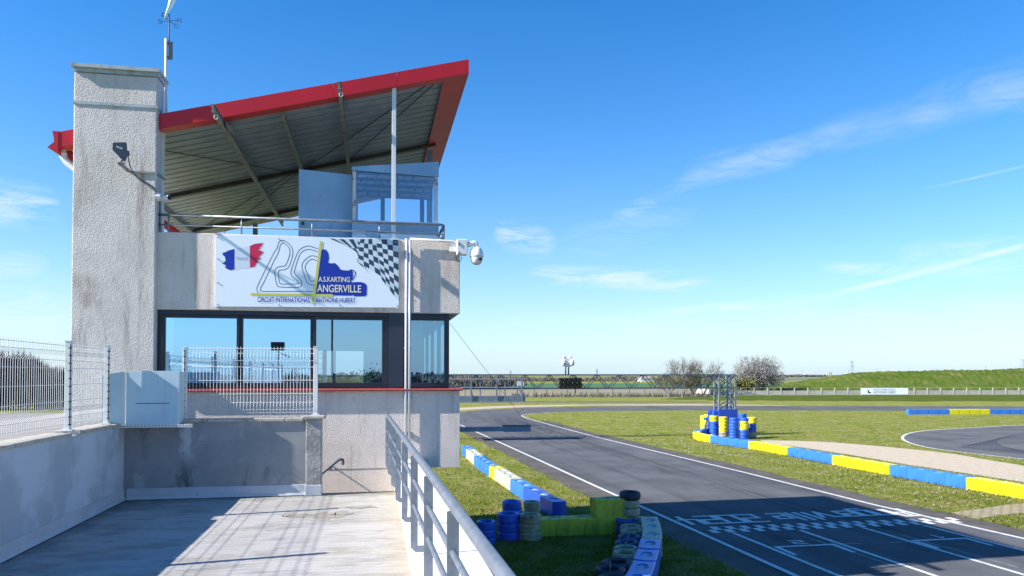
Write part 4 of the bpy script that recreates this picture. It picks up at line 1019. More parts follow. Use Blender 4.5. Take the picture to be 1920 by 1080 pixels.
# ---- mast with weather vane
Ym = 12.0
def V(u, v): return PY(u, v, Ym)
ms = thing('weather_mast', 'tall steel mast with compass letters and a windsock beside the stair tower', 'mast', tuple(V(312,210)))
a, b = V(311.5,73), V(311.5,225); part('pole', MB().tube([b, a], .024, 10), M['roofpost'], ms, smooth=True)
a2, b2 = V(317,26), V(317,112); part('upper_pole', MB().tube([b2, a2], .009, 8), M['steel_dark'], ms, smooth=True)
c1, c2 = V(319.5,79), V(319.5,111); part('clamp', MB().box(c1.x-.018,c1.x+.03,Ym-.02,Ym+.02,c2.z,c1.z).box(a.x,c1.x,Ym-.012,Ym+.012,c1.z-.04,c1.z-.01).box(a.x,c1.x,Ym-.012,Ym+.012,c2.z+.01,c2.z+.04), M['steel_dark'], ms)
o_ = V(317.5,39); arms = MB()
ends = [V(301,40.2), V(335,38.3)]
arms.tube([ends[0], ends[1]], .0045, 5); e3, e4 = o_+Vector((-.05,.22,.075)), o_+Vector((.06,-.20,-.045)); arms.tube([V(306,30), V(329,48)], .0045, 5)
part('compass_arm', arms, M['steel_dark'], ms)
def ltr(txt, p, s=.06):
    def pl(x, y, k): return Vector((p.x+x*s, p.y, p.z-y*s))
    return text_mb(txt, (-.5,-.6,.5,.6,0), 0, pl, .0)
for t_, uv in (('S',(300,40)), ('N',(336.5,38)), ('O',(330.5,48.5)), ('E',(307,28))): part('compass_letter', ltr(t_, V(*uv)), M['steel_dark'], ms)
ws = thing('windsock', 'pale worn windsock drooping from the top of the mast', 'windsock', tuple(V(318,10)))
part('cloth', MB().tube([V(324,-22), V(323,0), V(318.5,12), V(313,24), V(308.5,34)], [.05,.045,.032,.018,.008], 10), M['sockcloth'], ws, smooth=True)

# ---- hand rail by the stair opening
hr = thing('hand_rail', 'dark curved stair handrail end beside the concrete pier', 'handrail', tuple(PY(625,870,11.3)))
hpts = [PY(596,894,11.2),PY(612,881,11.2),PY(630,866,11.2),PY(637,861.5,11.2),PY(642,862,11.2),PY(643.5,867,11.2),PY(641.5,871,11.2)]
part('rail', MB().tube(catmull(hpts,5), .021, 10), M['galv_dark'], hr, smooth=True)
h2 = PY(620,880,11.2); part('wall_bracket', MB().tube([h2, (h2.x,YFc,h2.z)], .012, 8), M['galv_dark'], hr)
# ---- cantilever arm and its stay at the side of the building
arm = thing('cantilever_arm', 'blue steel arm on a thin stay sticking out of the building side wall', 'arm', (XR,13,ZC-.92))
Ya = 13.0; t_ = PY(994,798,Ya); zb_ = PY(930,808.5,Ya).z; xm = PY(945,800,Ya).x
part('beam', MB().box(XR-.02, xm, Ya-.05, Ya+.05, zb_, t_.z-.012), M['bluesteel'], arm)
part('end_piece', MB().box(xm, t_.x, Ya-.056, Ya+.056, zb_-.012, t_.z-.006), M['bluesteel'], arm)
part('top_plate', MB().box(xm-.02, t_.x, Ya-.07, Ya+.07, t_.z-.005, t_.z+.012), M['steel_dark'], arm)
s0 = PY(990,797,Ya); s1 = Vector((xd, 12.2, PY(843,605,12.2).z)); s1 = PY(843.5,606,12.0)
part('stay', MB().tube([s0, s1], .003, 5), M['steel_dark'], arm)

# ================================================================ BARRIER BLOCKS
BL, BWD, BH = .86, .42, .41
def block_mesh(c):
    mb = MB(); n = 7; plan = []
    for k in range(n): t = -1 + 2*k/(n-1); plan.append((BL/2 + .052*math.cos(t*PI/2), BWD/2*t))
    for k in range(n): t = 1 - 2*k/(n-1); plan.append((-BL/2 + .055*math.cos(t*PI/2)*1.0, BWD/2*t))
    m_ = len(plan); inn = [(.55*math.cos(2*PI*k/m_-PI/2+.2)*BL/2*.95 + .01, .62*math.sin(2*PI*k/m_-PI/2+.2)*BWD/2) for k in range(m_)]
    cx = [(x,y) for x,y in plan]
    ins = [(x*.965, y*.93) for x,y in plan]
    rings = [[(x,y,0) for x,y in cx], [(x,y,BH-.02) for x,y in cx], [(x,y,BH) for x,y in ins], [(x,y,BH) for x,y in inn], [(x*.9,y*.9,BH-.022) for x,y in inn]]
    vs = [p for r in rings for p in r]; fs = []; 
    for r in range(4): fs += [(r*m_+i, r*m_+(i+1)%m_, (r+1)*m_+(i+1)%m_, (r+1)*m_+i) for i in range(m_)]
    mb.add(vs, fs); mb.add(rings[4], [tuple(range(m_))], 1); mb.add(rings[0], [tuple(range(m_-1,-1,-1))], 0)
    return mb.mesh('barrier_block', [BLK[c], DIRT])
BLM = {}
rb = random.Random(21)
ORD = ['first','second','third','fourth','fifth','sixth','seventh','eighth','ninth','tenth','eleventh','twelfth','thirteenth','fourteenth','fifteenth']
def put_block(c, x, y, z, ang, label, group):
    if c not in BLM: BLM[c] = block_mesh(c)
    o = bpy.data.objects.new('barrier_block', BLM[c]); COL.objects.link(o)
    o.location = (x+rb.uniform(-.012,.012), y+rb.uniform(-.012,.012), z); o.rotation_euler = (rb.uniform(-.012,.012)*(z==0), 0, ang+rb.uniform(-.012,.012))
    return tag(o, label, 'barrier block', group)
def resample(pts, step):
    out = []; acc = 0; pts = [Vector(p) for p in pts]; nxt = step/2
    for a, b in zip(pts[:-1], pts[1:]):
        L = (b-a).length
        while acc + L >= nxt:
            t = (nxt-acc)/L; out.append((a.lerp(b,t), (b-a).normalized())); nxt += step
        acc += L
    return out
# infield chain that starts round the gantry foot (front edge traced on the ground)
chain = catmull(gp([(1318,815),(1306,818),(1299.5,822),(1303,825),(1312,827.2),(1353.5,834.5),(1415,843.8),(1495,858.8),(1587,877),(1705,899),(1858,926),(1990,950),(2150,979)]), 8)
chain = offset(chain, BWD/2)
runs = [('blue',3)] + [(('yellow','blue')[k%2],4) for k in range(9)]
seq = [(c, i, r, n_) for r, (c, n_) in enumerate(runs) for i in range(n_)]
cl_ = (sum((b-a).length for a,b in zip(chain[:-1],chain[1:])))
RN = {'blue': 0, 'yellow': 0}; names = {}
for r, (c, n_) in enumerate(runs): names[r] = ORD[RN[c]]; RN[c] += 1
for (p, d), (c, i, r, n_) in zip(resample(chain, .868), seq):
    put_block(c, p.x, p.y, 0, math.atan2(d.y, d.x), f'{c} plastic barrier block, {ORD[i]} in the {names[r]} {c} run from the gantry foot', 'infield barrier blocks in runs of four')
# far barrier in front of the upper straight
fa, fb_ = G(1704,777.3), G(2080,776.6); fdir = (fb_-fa).normalized()
for k in range(19):
    p = fa + fdir*(k+.5)*1.0; c = ('blue','yellow')[(k//4)%2]
    o = put_block(c, p.x, p.y+.2, 0, math.atan2(fdir.y,fdir.x), f'{c} barrier block, {ORD[k] if k < 15 else ORD[k-10]} from the {"left" if k < 15 else "right"} end of the far barrier by the upper straight', 'far barrier blocks by the upper straight')
    o.scale = (1.12,1.1,1.22)
# left chain beside the building
lch = catmull(gp([(881.3,851),(895,862),(918.6,881.5),(951,902),(994,930),(1026,949),(1063,968.5)]), 8)
lch = offset(lch, -BWD/2); lch = [Vector((p.x+.0,p.y,0)) for p in lch]
tot = sum((b-a).length for a,b in zip(lch[:-1],lch[1:]))
cols = ['blue','blue','cream','cream','cream','blue','blue','blue','blue','yellow','cream','cream','cream','blue','blue','shade_blue','shade_blue','shade_blue']
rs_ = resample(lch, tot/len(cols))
desc = {'blue':'bright blue','cream':'weathered cream','yellow':'single pale yellow','shade_blue':'shade-darkened blue'}
cnt = 0
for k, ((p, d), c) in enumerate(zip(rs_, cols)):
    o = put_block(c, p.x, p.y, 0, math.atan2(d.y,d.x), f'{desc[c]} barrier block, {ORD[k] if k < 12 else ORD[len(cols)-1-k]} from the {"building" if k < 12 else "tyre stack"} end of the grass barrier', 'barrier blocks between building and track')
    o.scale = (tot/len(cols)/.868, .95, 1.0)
# shade-darkened dirty yellow row with one block on top
ya, yb_ = G(1013,1007.8), G(1178,1001)
yd = (yb_-ya).normalized(); yn = Vector((-yd.y,yd.x,0)); yl = (yb_-ya).length/3
for k, w_ in enumerate(('left','middle','right')):
    p = ya + yd*yl*(k+.5) + yn*BWD/2; o = put_block('shade_yellow', p.x, p.y, 0, math.atan2(yd.y,yd.x), f'dirty yellow barrier block at the {"tyre stack" if k==0 else "middle" if k==1 else "corner"} of the short shaded row', 'short row of dirty yellow blocks'); o.scale = (yl/.868,1,1)
p = PZ(1160,966,BH+.005); p = ya + yd*yl*2.42 + yn*BWD*.55
o = put_block('shade_yellow', p.x+.02, p.y, BH+.004, math.atan2(yd.y,yd.x)+.10, 'dirty yellow barrier block lying on top of the short shaded row', None); o.scale = (.96,1,1.02)
# curved chain on the track side
cpts = [(1217.8,974.4),(1221.5,985.5),(1222.4,1000.4),(1218.7,1018),(1211.3,1039),(1203,1062),(1193,1082),(1180,1112),(1166,1150)]
cp3 = [PZ(u,v,BH) for u,v in cpts]; cc = ['cream','cream','cream','blue','blue','blue','blue','blue','blue']
for k, p in enumerate(cp3):
    a, b = cp3[max(k-1,0)], cp3[min(k+1,len(cp3)-1)]; d = b-a
    put_block(cc[k], p.x, p.y, 0, math.atan2(d.y,d.x), f'{"greenish cream" if cc[k]=="cream" else "dusty blue"} barrier block, {ORD[k]} along the curved row beside the start line', 'curved row of blocks beside the start line')

# ================================================================ TYRE STACKS
TYM = {}
def tyre_mesh(c, wrapped=False):
    key = c + ('w' if wrapped else '')
    if key in TYM: return TYM[key]
    r, ri, h = .255, .145, .2
    if wrapped:
        prof = [(ri,.02),(ri+.03,.0),(r-.012,.0),(r-.003,.014),(r,.05),(r-.002,h/2),(r+.002,h-.05),(r-.004,h-.014),(r-.02,h),(r-.06,h+.008),(ri+.02,h-.002),(ri,h-.03),(ri+.03,h/2)]
        TYM[key] = MB().lathe(prof, 28, closed=True).mesh('tyre', TYR[c], True); return TYM[key]
    if True:
        prof = [(ri,.03),(ri+.03,.008),(r-.05,.0),(r-.012,.02),(r,.055),(r+.003,h/2),(r,h-.055),(r-.012,h-.02),(r-.05,h),(ri+.03,h-.008),(ri,h-.03),(ri+.05,h/2)]
        TYM[c] = MB().lathe(prof, 28, closed=True).mesh('tyre', TYR[c], True)
    return TYM[c]
rt = random.Random(31)
def stack(x, y, colours, label, group, s=1.0, rod=False, wrapped=False, hz=1.0):
    t = thing('tyre_stack', label, 'tyre stack', (x,y,0), group)
    z = 0
    for c in colours:
        o = bpy.data.objects.new('tyre', tyre_mesh(c, wrapped)); COL.objects.link(o); o.parent = t
        o.location = (rt.uniform(-.016,.016), rt.uniform(-.016,.016), z); o.scale = (s*rt.uniform(.97,1.03), s*rt.uniform(.97,1.03), s*.985*hz)
        o.rotation_euler = (rt.uniform(-.02,.02), rt.uniform(-.02,.02), rt.uniform(0,6)); z += .196*s*hz
    if rod: part('threaded_rod', MB().tube([(x,y,0),(x,y,z+.10)], .012, 6), M['galv'], t)
    return t
def at_top(u, v, z): p = PZ(u, v, z); return p.x, p.y
g1 = 'wrapped tyre stacks on the shaded grass'
stack(*at_top(960,939,.59), ['blue']*3, 'blue wrapped tyre stack behind the front row, beside the white topped stack', g1, 1.0, wrapped=True)
stack(*at_top(996.5,936,.56), ['cream']*3, 'narrow grey cream tyre stack at the back next to the blue barrier block', g1, .86, wrapped=True)
stack(*at_top(952.7,962.6,.60), ['blue']*3, 'tall torn blue tyre stack in the middle of the front row', g1, 1.03, wrapped=True)
stack(*at_top(992.7,963,.60), ['cream']*3, 'scuffed white tyre stack with torn top beside the yellow block', g1, 1.02, wrapped=True)
stack(*at_top(911,978.4,.50), ['blue','blue'] + ['blue'], 'low blue tyre stack at the left end nearest the railing', g1, .88, wrapped=True)
stack(*at_top(1180,921,.98), ['cream']*4 + ['dark'], 'tall cream tyre stack with dark top tyre behind the raised yellow block', None)
crv = [((1174,970.7),'blue',2,'blue tyre stack tucked against the raised yellow block'), ((1182.6,976),'steelblue',2,'worn blue stack second from the yellow corner of the curved row'), ((1185,984.6),'cream',2,'cream tyre stack third from the yellow corner of the curved row'),
       ((1185,992),'cream',2,'cream tyre stack fourth from the yellow corner of the curved row'), ((1179,1003),'steelblue',2,'worn blue tyre stack fifth along the curved row'), ((1177,1014),'steelblue',2,'worn blue tyre stack sixth along the curved row'),
       ((1173,1025),'cream',2,'cream tyre stack seventh along the curved row'), ((1171.5,1034),'cream',2,'streaky cream tyre stack eighth along the curved row'), ((1158.5,1056),'dark',2,'wide dark tyre stack ninth along the curved row'),
       ((1144,1069),'dark',2,'dark tyre stack with a threaded rod at the open end of the row'), ((1150,1086),'dark',2,'dark tyre stack cut by the bottom edge of the picture')]
for k, ((u,v),c,n_,lab) in enumerate(crv):
    x, y = at_top(u, v, .39); stack(x, y, [c]*n_, lab, 'tyre stacks inside the curved block row', 1.0 if c != 'dark' else 1.12, rod=(k in (4,5,6,9)))
# gantry foot
GB = G(1362,816.2); gx, gy = GB.x, GB.y
ring = [((1320,812),['blue','yellow','yellow','yellow','yellow','yellow','yellow'],'all yellow stack at the far left of the gantry foot'), ((1328,814.5),['blue','yellow','cream','cream','yellow','blue','yellow'],'cream and yellow stack with a blue spot left of the gantry foot'),
        ((1339,817.5),['blue','blue','blue','blue','blue','yellow','yellow'],'blue tyre stack with yellow top in front of the gantry foot'), ((1356.5,821),['cream','cream','yellow','yellow','yellow','yellow','yellow'],'yellow tyre stack with cream base in front of the gantry foot'),
        ((1376,823.5),['blue']*7,'all blue tyre stack in front of the gantry foot'), ((1395,823.8),['blue','blue','blue','yellow','yellow','yellow','blue'],'blue tyre stack with yellow middle in front of the gantry foot'),
        ((1410,822),['cream','cream','blue','blue','blue','yellow','yellow'],'yellow blue and cream striped stack at the right of the gantry foot'), ((1392,812),['blue']*7,'blue tyre stack behind the right side of the gantry foot'),
        ((1336,808.5),['blue']*7,'blue tyre stack behind the left side of the gantry foot')]
for (u,v), cs, lab in ring:
    p = G(u, v-.7); stack(p.x, p.y, cs, lab, 'painted tyre stacks round the gantry foot', 1.06 if u != 1320 else .95, wrapped=True, hz=.86)

# ================================================================ GANTRY
Yg = gy
gt = thing('start_gantry', 'grey steel lattice gantry spanning the track on a blue concrete foot', 'gantry', (gx,Yg,0))
zt_, zb2 = PY(1300,702.8,Yg).z, PY(1300,727.5,Yg).z
xg_r = PY(1374,715,Yg).x; xg_l = PY(780,715,Yg).x; dpt = .62
m_ = MB()
for y in (Yg-dpt/2, Yg+dpt/2):
    for z in (zt_, zb2): m_.bar((xg_l,y,z),(xg_r,y,z), .075, .075)
bay = PY(1286.3,715,Yg).x - PY(1244,715,Yg).x; k = 0; x = xg_r
while x > xg_l:
    xm_ = x - bay/2; xn = x - bay
    for y in (Yg-dpt/2, Yg+dpt/2):
        m_.bar((x,y,zt_),(xm_+.04,y,zb2), .045, .045); m_.bar((xm_-.04,y,zb2),(xn,y,zt_), .045, .045)
    m_.bar((x,Yg-dpt/2,zt_),(x,Yg+dpt/2,zt_), .04,.04); m_.bar((xm_,Yg-dpt/2,zb2),(xm_,Yg+dpt/2,zb2), .04,.04)
    x = xn
part('truss', m_, M['galv_dark'], gt)
zbase = PY(1362,767,Yg).z; lx0, lx1 = PY(1344,740,Yg).x, xg_r
for x in (lx0, lx1):
    for y in (Yg-dpt/2, Yg+dpt/2): part('leg', MB().box(x-.05,x+.05,y-.05,y+.05,zbase-.02,zt_-.04), M['galv_light'], gt)
m_ = MB(); nz = 2
for y in (Yg-dpt/2, Yg+dpt/2):
    for j in range(nz):
        z0, z1 = zbase+(zb2-zbase)*j/nz, zbase+(zb2-zbase)*(j+1)/nz
        m_.bar((lx0,y,z0),(lx1,y,z1),.05,.05) if j % 2 == 0 else m_.bar((lx1,y,z0),(lx0,y,z1),.05,.05)
    m_.bar((lx0,y,zb2),(lx1,y,zt_),.045,.045); m_.bar((lx1,y,zb2),(lx0,y,zt_),.045,.045)
for x in (lx0, lx1):
    m_.bar((x,Yg-dpt/2,zbase),(x,Yg+dpt/2,(zbase+zb2)/2),.05,.05); m_.bar((x,Yg+dpt/2,(zbase+zb2)/2),(x,Yg-dpt/2,zb2),.05,.05)
part('leg_bracing', m_, M['galv_dark'], gt)
part('cable_trunk', MB().box(lx0+.62*(lx1-lx0)-.06, lx0+.62*(lx1-lx0)+.06, Yg-.06, Yg+.06, zbase, zt_), M['bluesteel'], gt)
part('base', MB().box(lx0-.05, lx1+.15, Yg-.36, Yg+.5, 0, zbase), BLK['shade_blue'], gt, bevel=.03)
part('base', MB().box(lx0-.35, lx0-.052, Yg-.3, Yg+.62, 0, zbase-.1), BLK['shade_blue'], gt, bevel=.03)
xl0, xl1 = xg_l, xg_l+.9
for x in (xl0, xl1):
    for y in (Yg-dpt/2, Yg+dpt/2): part('leg', MB().box(x-.05,x+.05,y-.05,y+.05,.55,zt_-.04), M['galv_light'], gt)
m_ = MB()
for y in (Yg-dpt/2, Yg+dpt/2): m_.bar((xl0,y,.6),(xl1,y,1.8),.05,.05); m_.bar((xl1,y,1.8),(xl0,y,zb2),.05,.05)
part('leg_bracing', m_, M['galv_dark'], gt)
part('base', MB().box(xl0-.2, xl1+.2, Yg-.5, Yg+.5, 0, .56), BLK['shade_blue'], gt, bevel=.03)
# start lights
sx0, sx1 = PY(1048.5,718,Yg-.5).x, PY(1091.5,718,Yg-.5).x; sz0, sz1 = PY(1070,728,Yg-.5).z, PY(1070,708.5,Yg-.5).z
st = thing('start_lights', 'black cluster of ten round start lights hung on the gantry over the track', 'start lights', ((sx0+sx1)/2,Yg-.5,sz0))
w5 = (sx1-sx0)/5
for k in range(5):
    x0 = sx0+k*w5
    h_ = part('light_column', MB().box(x0+.01, x0+w5-.01, Yg-.44, Yg-dpt/2-.045, sz0, sz1), M['black'], st, bevel=.03)
    for j in range(2):
        zc_ = sz0+(sz1-sz0)*(.27+.46*j); xc_ = x0+w5/2
        part('lamp', MB().tube([(xc_,Yg-.441,zc_),(xc_,Yg-.455,zc_)], w5*.36, 16), M['lens'], h_)
        vis = [(xc_+w5*.43*math.cos(t), Yg-.442, zc_+w5*.43*math.sin(t)) for t in np.linspace(-.3,PI+.3,12)]
        vs_ = vis + [(a, b-.17+.06*abs((2*i/11)-1), c) for i,(a,b,c) in enumerate(vis)]
        part('visor', MB().add(vs_, [(i,i+1,13+i,12+i) for i in range(11)]), M['black'], h_)
part('hanger', MB().box((sx0+sx1)/2+.3,(sx0+sx1)/2+.36,Yg-.37,Yg-.352,zb2-.3,zt_), M['galv_dark'], st)
# two dome cameras on posts standing on the gantry
for k, (u, off, lab) in enumerate(((1060.5,-.11,'white dome camera on the left hand post above the gantry'), (1066.2,.11,'white dome camera on the right hand post above the gantry'))):
    x = PY(u,700,Yg).x; zt3 = PY(u,669,Yg).z
    c = thing('dome_camera', lab, 'camera', (x,Yg,zt_), 'dome cameras on the gantry')
    part('pole', MB().tube([(x,Yg+.02*k,zt_),(x,Yg+.02*k,zt3)], .045, 10), M['galv'], c, smooth=True)
    part('arm', MB().tube([(x,Yg,zt3-.05),(x+off*.6,Yg-.08,zt3),(x+off*1.6,Yg-.1,zt3-.06)], .06, 10), M['whiteplastic'], c, smooth=True)
    part('bracket_box', MB().box(x-.10,x+.10,Yg-.14,Yg-.05,zt3-.62,zt3-.08), M['whiteplastic'], c, bevel=.02)
    ptz_head((x+off*1.5,Yg-.16,zt3-.34), c, 1.45)
# work platform under the gantry, near the building
pl0, pl1 = PY(800,730,Yg-1.6).x, PY(985,730,Yg-1.6).x; Yp = Yg-1.6
zr_p, zd1, zd0 = PY(925,711.3,Yp).z, PY(925,742.5,Yp).z, PY(925,753,Yp).z
pf = thing('gantry_platform', 'grey steel service platform with handrails beside the building end of the gantry', 'platform', (pl1,Yp,zd0))
part('deck', MB().box(pl0,pl1,Yp,Yp+1.2,zd0+.12,zd1-.02), M['galv_dark'], pf)
m_ = MB()
for k in range(6): a = pl1-(k+1)*1.28; m_.box(a+.01, a+1.27, Yp-.03, Yp-.002, zd0, zd1)
part('toe_board', m_, M['galv_light'], pf)
for y in (Yp-.05, Yp+1.23):
    part('rail', MB().tube([(pl0,y,zr_p),(pl1-.02,y,zr_p)], .035, 8), M['galv_light'], pf)
    part('rail', MB().tube([(pl0,y,(zr_p+zd1)/2),(pl1-.02,y,(zr_p+zd1)/2)], .025, 8), M['galv_light'], pf)
part('rail', MB().tube([(pl1-.02,Yp-.05,zr_p),(pl1-.02,Yp+1.23,zr_p)], .035, 8), M['galv_light'], pf)
for u in (883,931,978.5): x = PY(u,730,Yp).x; part('post', MB().box(x-.045,x+.045,Yp-.09,Yp-.05,zd0,zr_p), M['galv_light'], pf)
for u in (902,949,972): x = PY(u,730,Yp+.9).x; part('post', MB().box(x-.035,x+.035,Yp+1.23,Yp+1.27,zd1,zr_p), M['galv_light'], pf)
for dx_ in (.1, 3): part('hanger', MB().bar((pl1-dx_,Yp+.45,zd1),(pl1-dx_,Yg-dpt/2,zb2),.06,.06), M['galv_dark'], pf)
sg = PY(976,719,Yg-.35); part('small_sign', MB().box(sg.x-.2,sg.x+.2,Yg-.42,Yg-.38,sg.z-.14,sg.z+.14), M['white'], pf)

# ================================================================ BACKGROUND
# concrete fence, with board
cf = thing('concrete_fence', 'low white concrete panel fence in front of the grassy bank', 'fence', tuple(G(1500,741)))
a, b = G(1338,740.6), G(2080,739.5); fd = (b-a).normalized(); Lf = (b-a).length; nb = 30; stp = Lf/nb
m_ = MB()
def zf(t): return 0
for k in range(nb+1):
    p = a + fd*stp*k; part('post', MB().obox((p.x,p.y,.68), fd*.09, Vector((-fd.y,fd.x,0))*.09, (0,0,.72)), M['concrete'], cf)
for k in range(nb):
    p, q = a+fd*(stp*k+.1), a+fd*(stp*(k+1)-.1); m_.bar((p.x,p.y,.42),(q.x,q.y,.42), .08, .82)
part('panel', m_, M['concrete'], cf)
m_ = MB(); m_.bar((a.x,a.y,1.36),(b.x,b.y,1.36), .06, .05); part('rail', m_, M['concrete'], cf)
ret = G(1306,737.8); part('panel', MB().bar((a.x,a.y,.55),(ret.x,ret.y,.55), .10, 1.1), M['concrete'], cf); part('post', MB().box(ret.x-.12,ret.x+.12,ret.y-.1,ret.y+.1,0,1.4), M['concrete'], cf)
Ysg = lambda u: None
sa, sb2 = DP(1614.5,703,137.5), DP(1702.5,703,137.5)
zs1, zs0 = ZC-(727.6-703)/F*137.5, ZC-(739.4-703)/F*137.5
bd = thing('banner_board', 'long white lettered board in front of the concrete fence', 'sign', (sa.x,sa.y,0))
sd = (sb2-sa); sn = Vector((sd.y,-sd.x,0)).normalized()
def BP(s, t, k=0): p = sa + sd*s + sn*(.012*k); return Vector((p.x,p.y,zs1+(zs0-zs1)*t))
part('panel', MB().prism([BP(0,1),BP(1,1),BP(1,0),BP(0,0)], -sn*.06), M['signwhite'], bd)
for s in (.02,.34,.66,.98): p = BP(s,1); part('post', MB().box(p.x-.06,p.x+.06,p.y+.10,p.y+.2,0,zs1-.02), M['concrete'], bd)
for txt, bx_ in (('CIRCUIT INTERNATIONAL',(.25,.12,.73,.38,0)), ('ANTHOINE HUBERT',(.25,.46,.75,.86,0))): part('lettering', text_mb(txt, bx_, 1, BP, .02), M['inkgrey'], bd)
part('emblem', MB().face([BP(x,y,1) for x,y in ((.135,.2),(.155,.3),(.175,.6),(.21,.7),(.21,.85),(.14,.8))]), M['ink'], bd)
part('emblem', MB().face([BP(x,y,1) for x,y in ((.81,.55),(.86,.35),(.91,.3),(.90,.42),(.86,.5),(.82,.66))]), M['inkpale'], bd)

# trees
def grow(mb, tips, p, d, L, r, lvl, rg, spread=.6, up=.15, kids=(3,4), nside=4):
    d = d.normalized(); bend = Vector((rg.uniform(-1,1),rg.uniform(-1,1),rg.uniform(-.4,.8)))*.14
    m1 = p + (d+bend*.6)*L*.5; e = p + (d+bend)*L
    mb.tube([p, m1, e], [r, r*.85, r*.66], nside if r > .02 else 3, caps=False)
    if lvl == 0: tips.append((e, d)); return
    for k in range(rg.randint(*kids)):
        t = rg.uniform(.45,1.0); b = p.lerp(e, t) if t > .5 else m1
        nd = (d + Vector((rg.gauss(0,spread),rg.gauss(0,spread),rg.gauss(0,spread*.6)+up))).normalized()
        grow(mb, tips, b, nd, L*rg.uniform(.6,.82), r*.6, lvl-1, rg, spread, up, kids, nside)
def leafcloud(mb, tips, rg, n, size, rad, mi=0):
    for p, d in tips:
        for k in range(n):
            c = p + Vector((rg.gauss(0,rad),rg.gauss(0,rad),rg.gauss(0,rad))) - d*rg.uniform(0,rad*1.5)
            a = Vector((rg.uniform(-1,1),rg.uniform(-1,1),rg.uniform(-1,1))).normalized(); b = a.orthogonal().normalized(); s = size*rg.uniform(.6,1.4)
            mb.face([c-a*s*.5, c+b*s*.4, c+a*s*.5, c-b*s*.4], mi)
def tree(name, label, base, h, rg, stems, lv, leaf=None, bark='bark', spread=.55, r0=.13, kids=(3,4), lean=.35, group=None, nl=10, ls=.16, lr=.22):
    t = thing(name, label, 'tree', tuple(base), group); mb = MB(); tips = []
    for k in range(stems):
        an_ = 2*PI*k/stems + rg.uniform(-.4,.4); d = Vector((math.cos(an_)*lean*rg.uniform(.4,1.3), math.sin(an_)*lean*rg.uniform(.4,1.3), 1))
        grow(mb, tips, Vector(base)+Vector((rg.uniform(-.1,.1),rg.uniform(-.1,.1),-.1)), d, h*.40*rg.uniform(.85,1.1), r0*rg.uniform(.7,1), lv, rg, spread, .12, kids)
    part('trunk', mb, M[bark], t)
    if leaf:
        lf = MB(); leafcloud(lf, tips, rg, nl, ls, lr); part('crown', lf, M[leaf], t)
    return t
tree('blossom_tree', 'large rounded grey white blossoming tree beyond the concrete fence', DP(1421,703,150).xy.to_3d(), 6.6, random.Random(5), 13, 3, None, 'barkpale', .5, .15, (3,4), .9)
bt_ = bpy.data.objects['blossom_tree']; bc_ = bt_.location + Vector((0,0,3.8)); r_ = random.Random(91); cr_ = MB()
for k in range(2300):
    d = Vector((r_.gauss(0,1), r_.gauss(0,1), r_.gauss(0,1))).normalized(); lump = 1 + .13*math.sin(d.x*5+1)*math.sin(d.z*6)+.10*math.sin(d.y*9+d.x*4)
    rr = (r_.random()**.45)*lump; c = bc_ + Vector((d.x*5.2*rr, d.y*4.6*rr, d.z*3.95*rr))
    if c.z < .25: continue
    if k % 3 == 0: cr_.tube([c-d*r_.uniform(.5,1.1)-Vector((0,0,.3)), c+d*.25+Vector((0,0,.15))], .022, 3, 1, caps=False)
    for q_ in range(7):
        e = c + Vector((r_.gauss(0,.20),r_.gauss(0,.20),r_.gauss(0,.26))); a = Vector((r_.uniform(-1,1),r_.uniform(-1,1),r_.uniform(-1,1))).normalized(); b = a.orthogonal().normalized(); s_ = r_.uniform(.10,.24)
        cr_.face([e-a*s_*.5, e+b*s_*.4, e+a*s_*.5, e-b*s_*.4])
part('crown', cr_, [M['blossom'], M['barkpale']], bt_)
b_ = DP(1396,703,146).xy.to_3d(); tree('green_bush', 'small yellow green bush at the foot of the blossoming tree', b_, 4.2, random.Random(8), 9, 2, 'leafgreen', 'bark', .5, .07, (3,4), .6, nl=26, ls=.24, lr=.32)
for u, dist, h, sd, lab in ((1281,140,7.8,12,'bare spreading tree with a thin trunk left of the gantry foot'), (1318,142,7.2,13,'bare bushy tree just left of the gantry leg'), (1253,141,5.2,14,'low bare shrub tree leftmost behind the gantry'), (1300,141,4.0,19,'low bare bush between the two taller bare trees')):
    tree('bare_tree', lab, DP(u,703,dist).xy.to_3d(), h, random.Random(sd), 4, 4, 'leafgreen' if sd in (19,14) else None, 'bark', .55, .10, (3,5), .6, 'bare trees behind the gantry', nl=3, ls=.12, lr=.2)
# treelines
def thicket(mb, pts, h0, h1, dep, n, w, rg, tri=True):
    pts = [Vector(p) for p in pts]; seg = [(a,b,(b-a).length) for a,b in zip(pts[:-1],pts[1:])]; T = sum(s[2] for s in seg)
    for k in range(n):
        x = rg.uniform(0,T)
        for a,b,L in seg:
            if x <= L: break
            x -= L
        p = a.lerp(b, min(1,x/L)); p = p + Vector((rg.uniform(-dep,dep), rg.uniform(-dep,dep), 0))
        m_ = .5+.5*math.sin(p.x*.13+p.y*.21)*math.sin(p.x*.047+1.3); h = h0+(h1-h0)*(.25*rg.random()+.75*m_)
        z0 = rg.uniform(0, h*.75); ww = w*rg.uniform(.5,1.4); ht = rg.uniform(.18,.45)*h; z1 = min(h, z0+ht)
        t = rg.uniform(0,PI); dx, dy = math.cos(t)*ww, math.sin(t)*ww; lx, ly = rg.uniform(-.4,.4)*ww*2, rg.uniform(-.4,.4)*ww*2
        mb.add([(p.x-dx,p.y-dy,z0),(p.x+dx,p.y+dy,z0+rg.uniform(-.2,.2)*ww),(p.x+lx+dx*.2,p.y+ly,z1),(p.x+lx-dx*.3,p.y+ly+dy*.1,z1-.1*ww)],[(0,1,2,3)])
    return mb
rg = random.Random(40)
def stuff(name, mb, m, label, cat): return tag(part(name, mb, m), label, cat, kind='stuff')
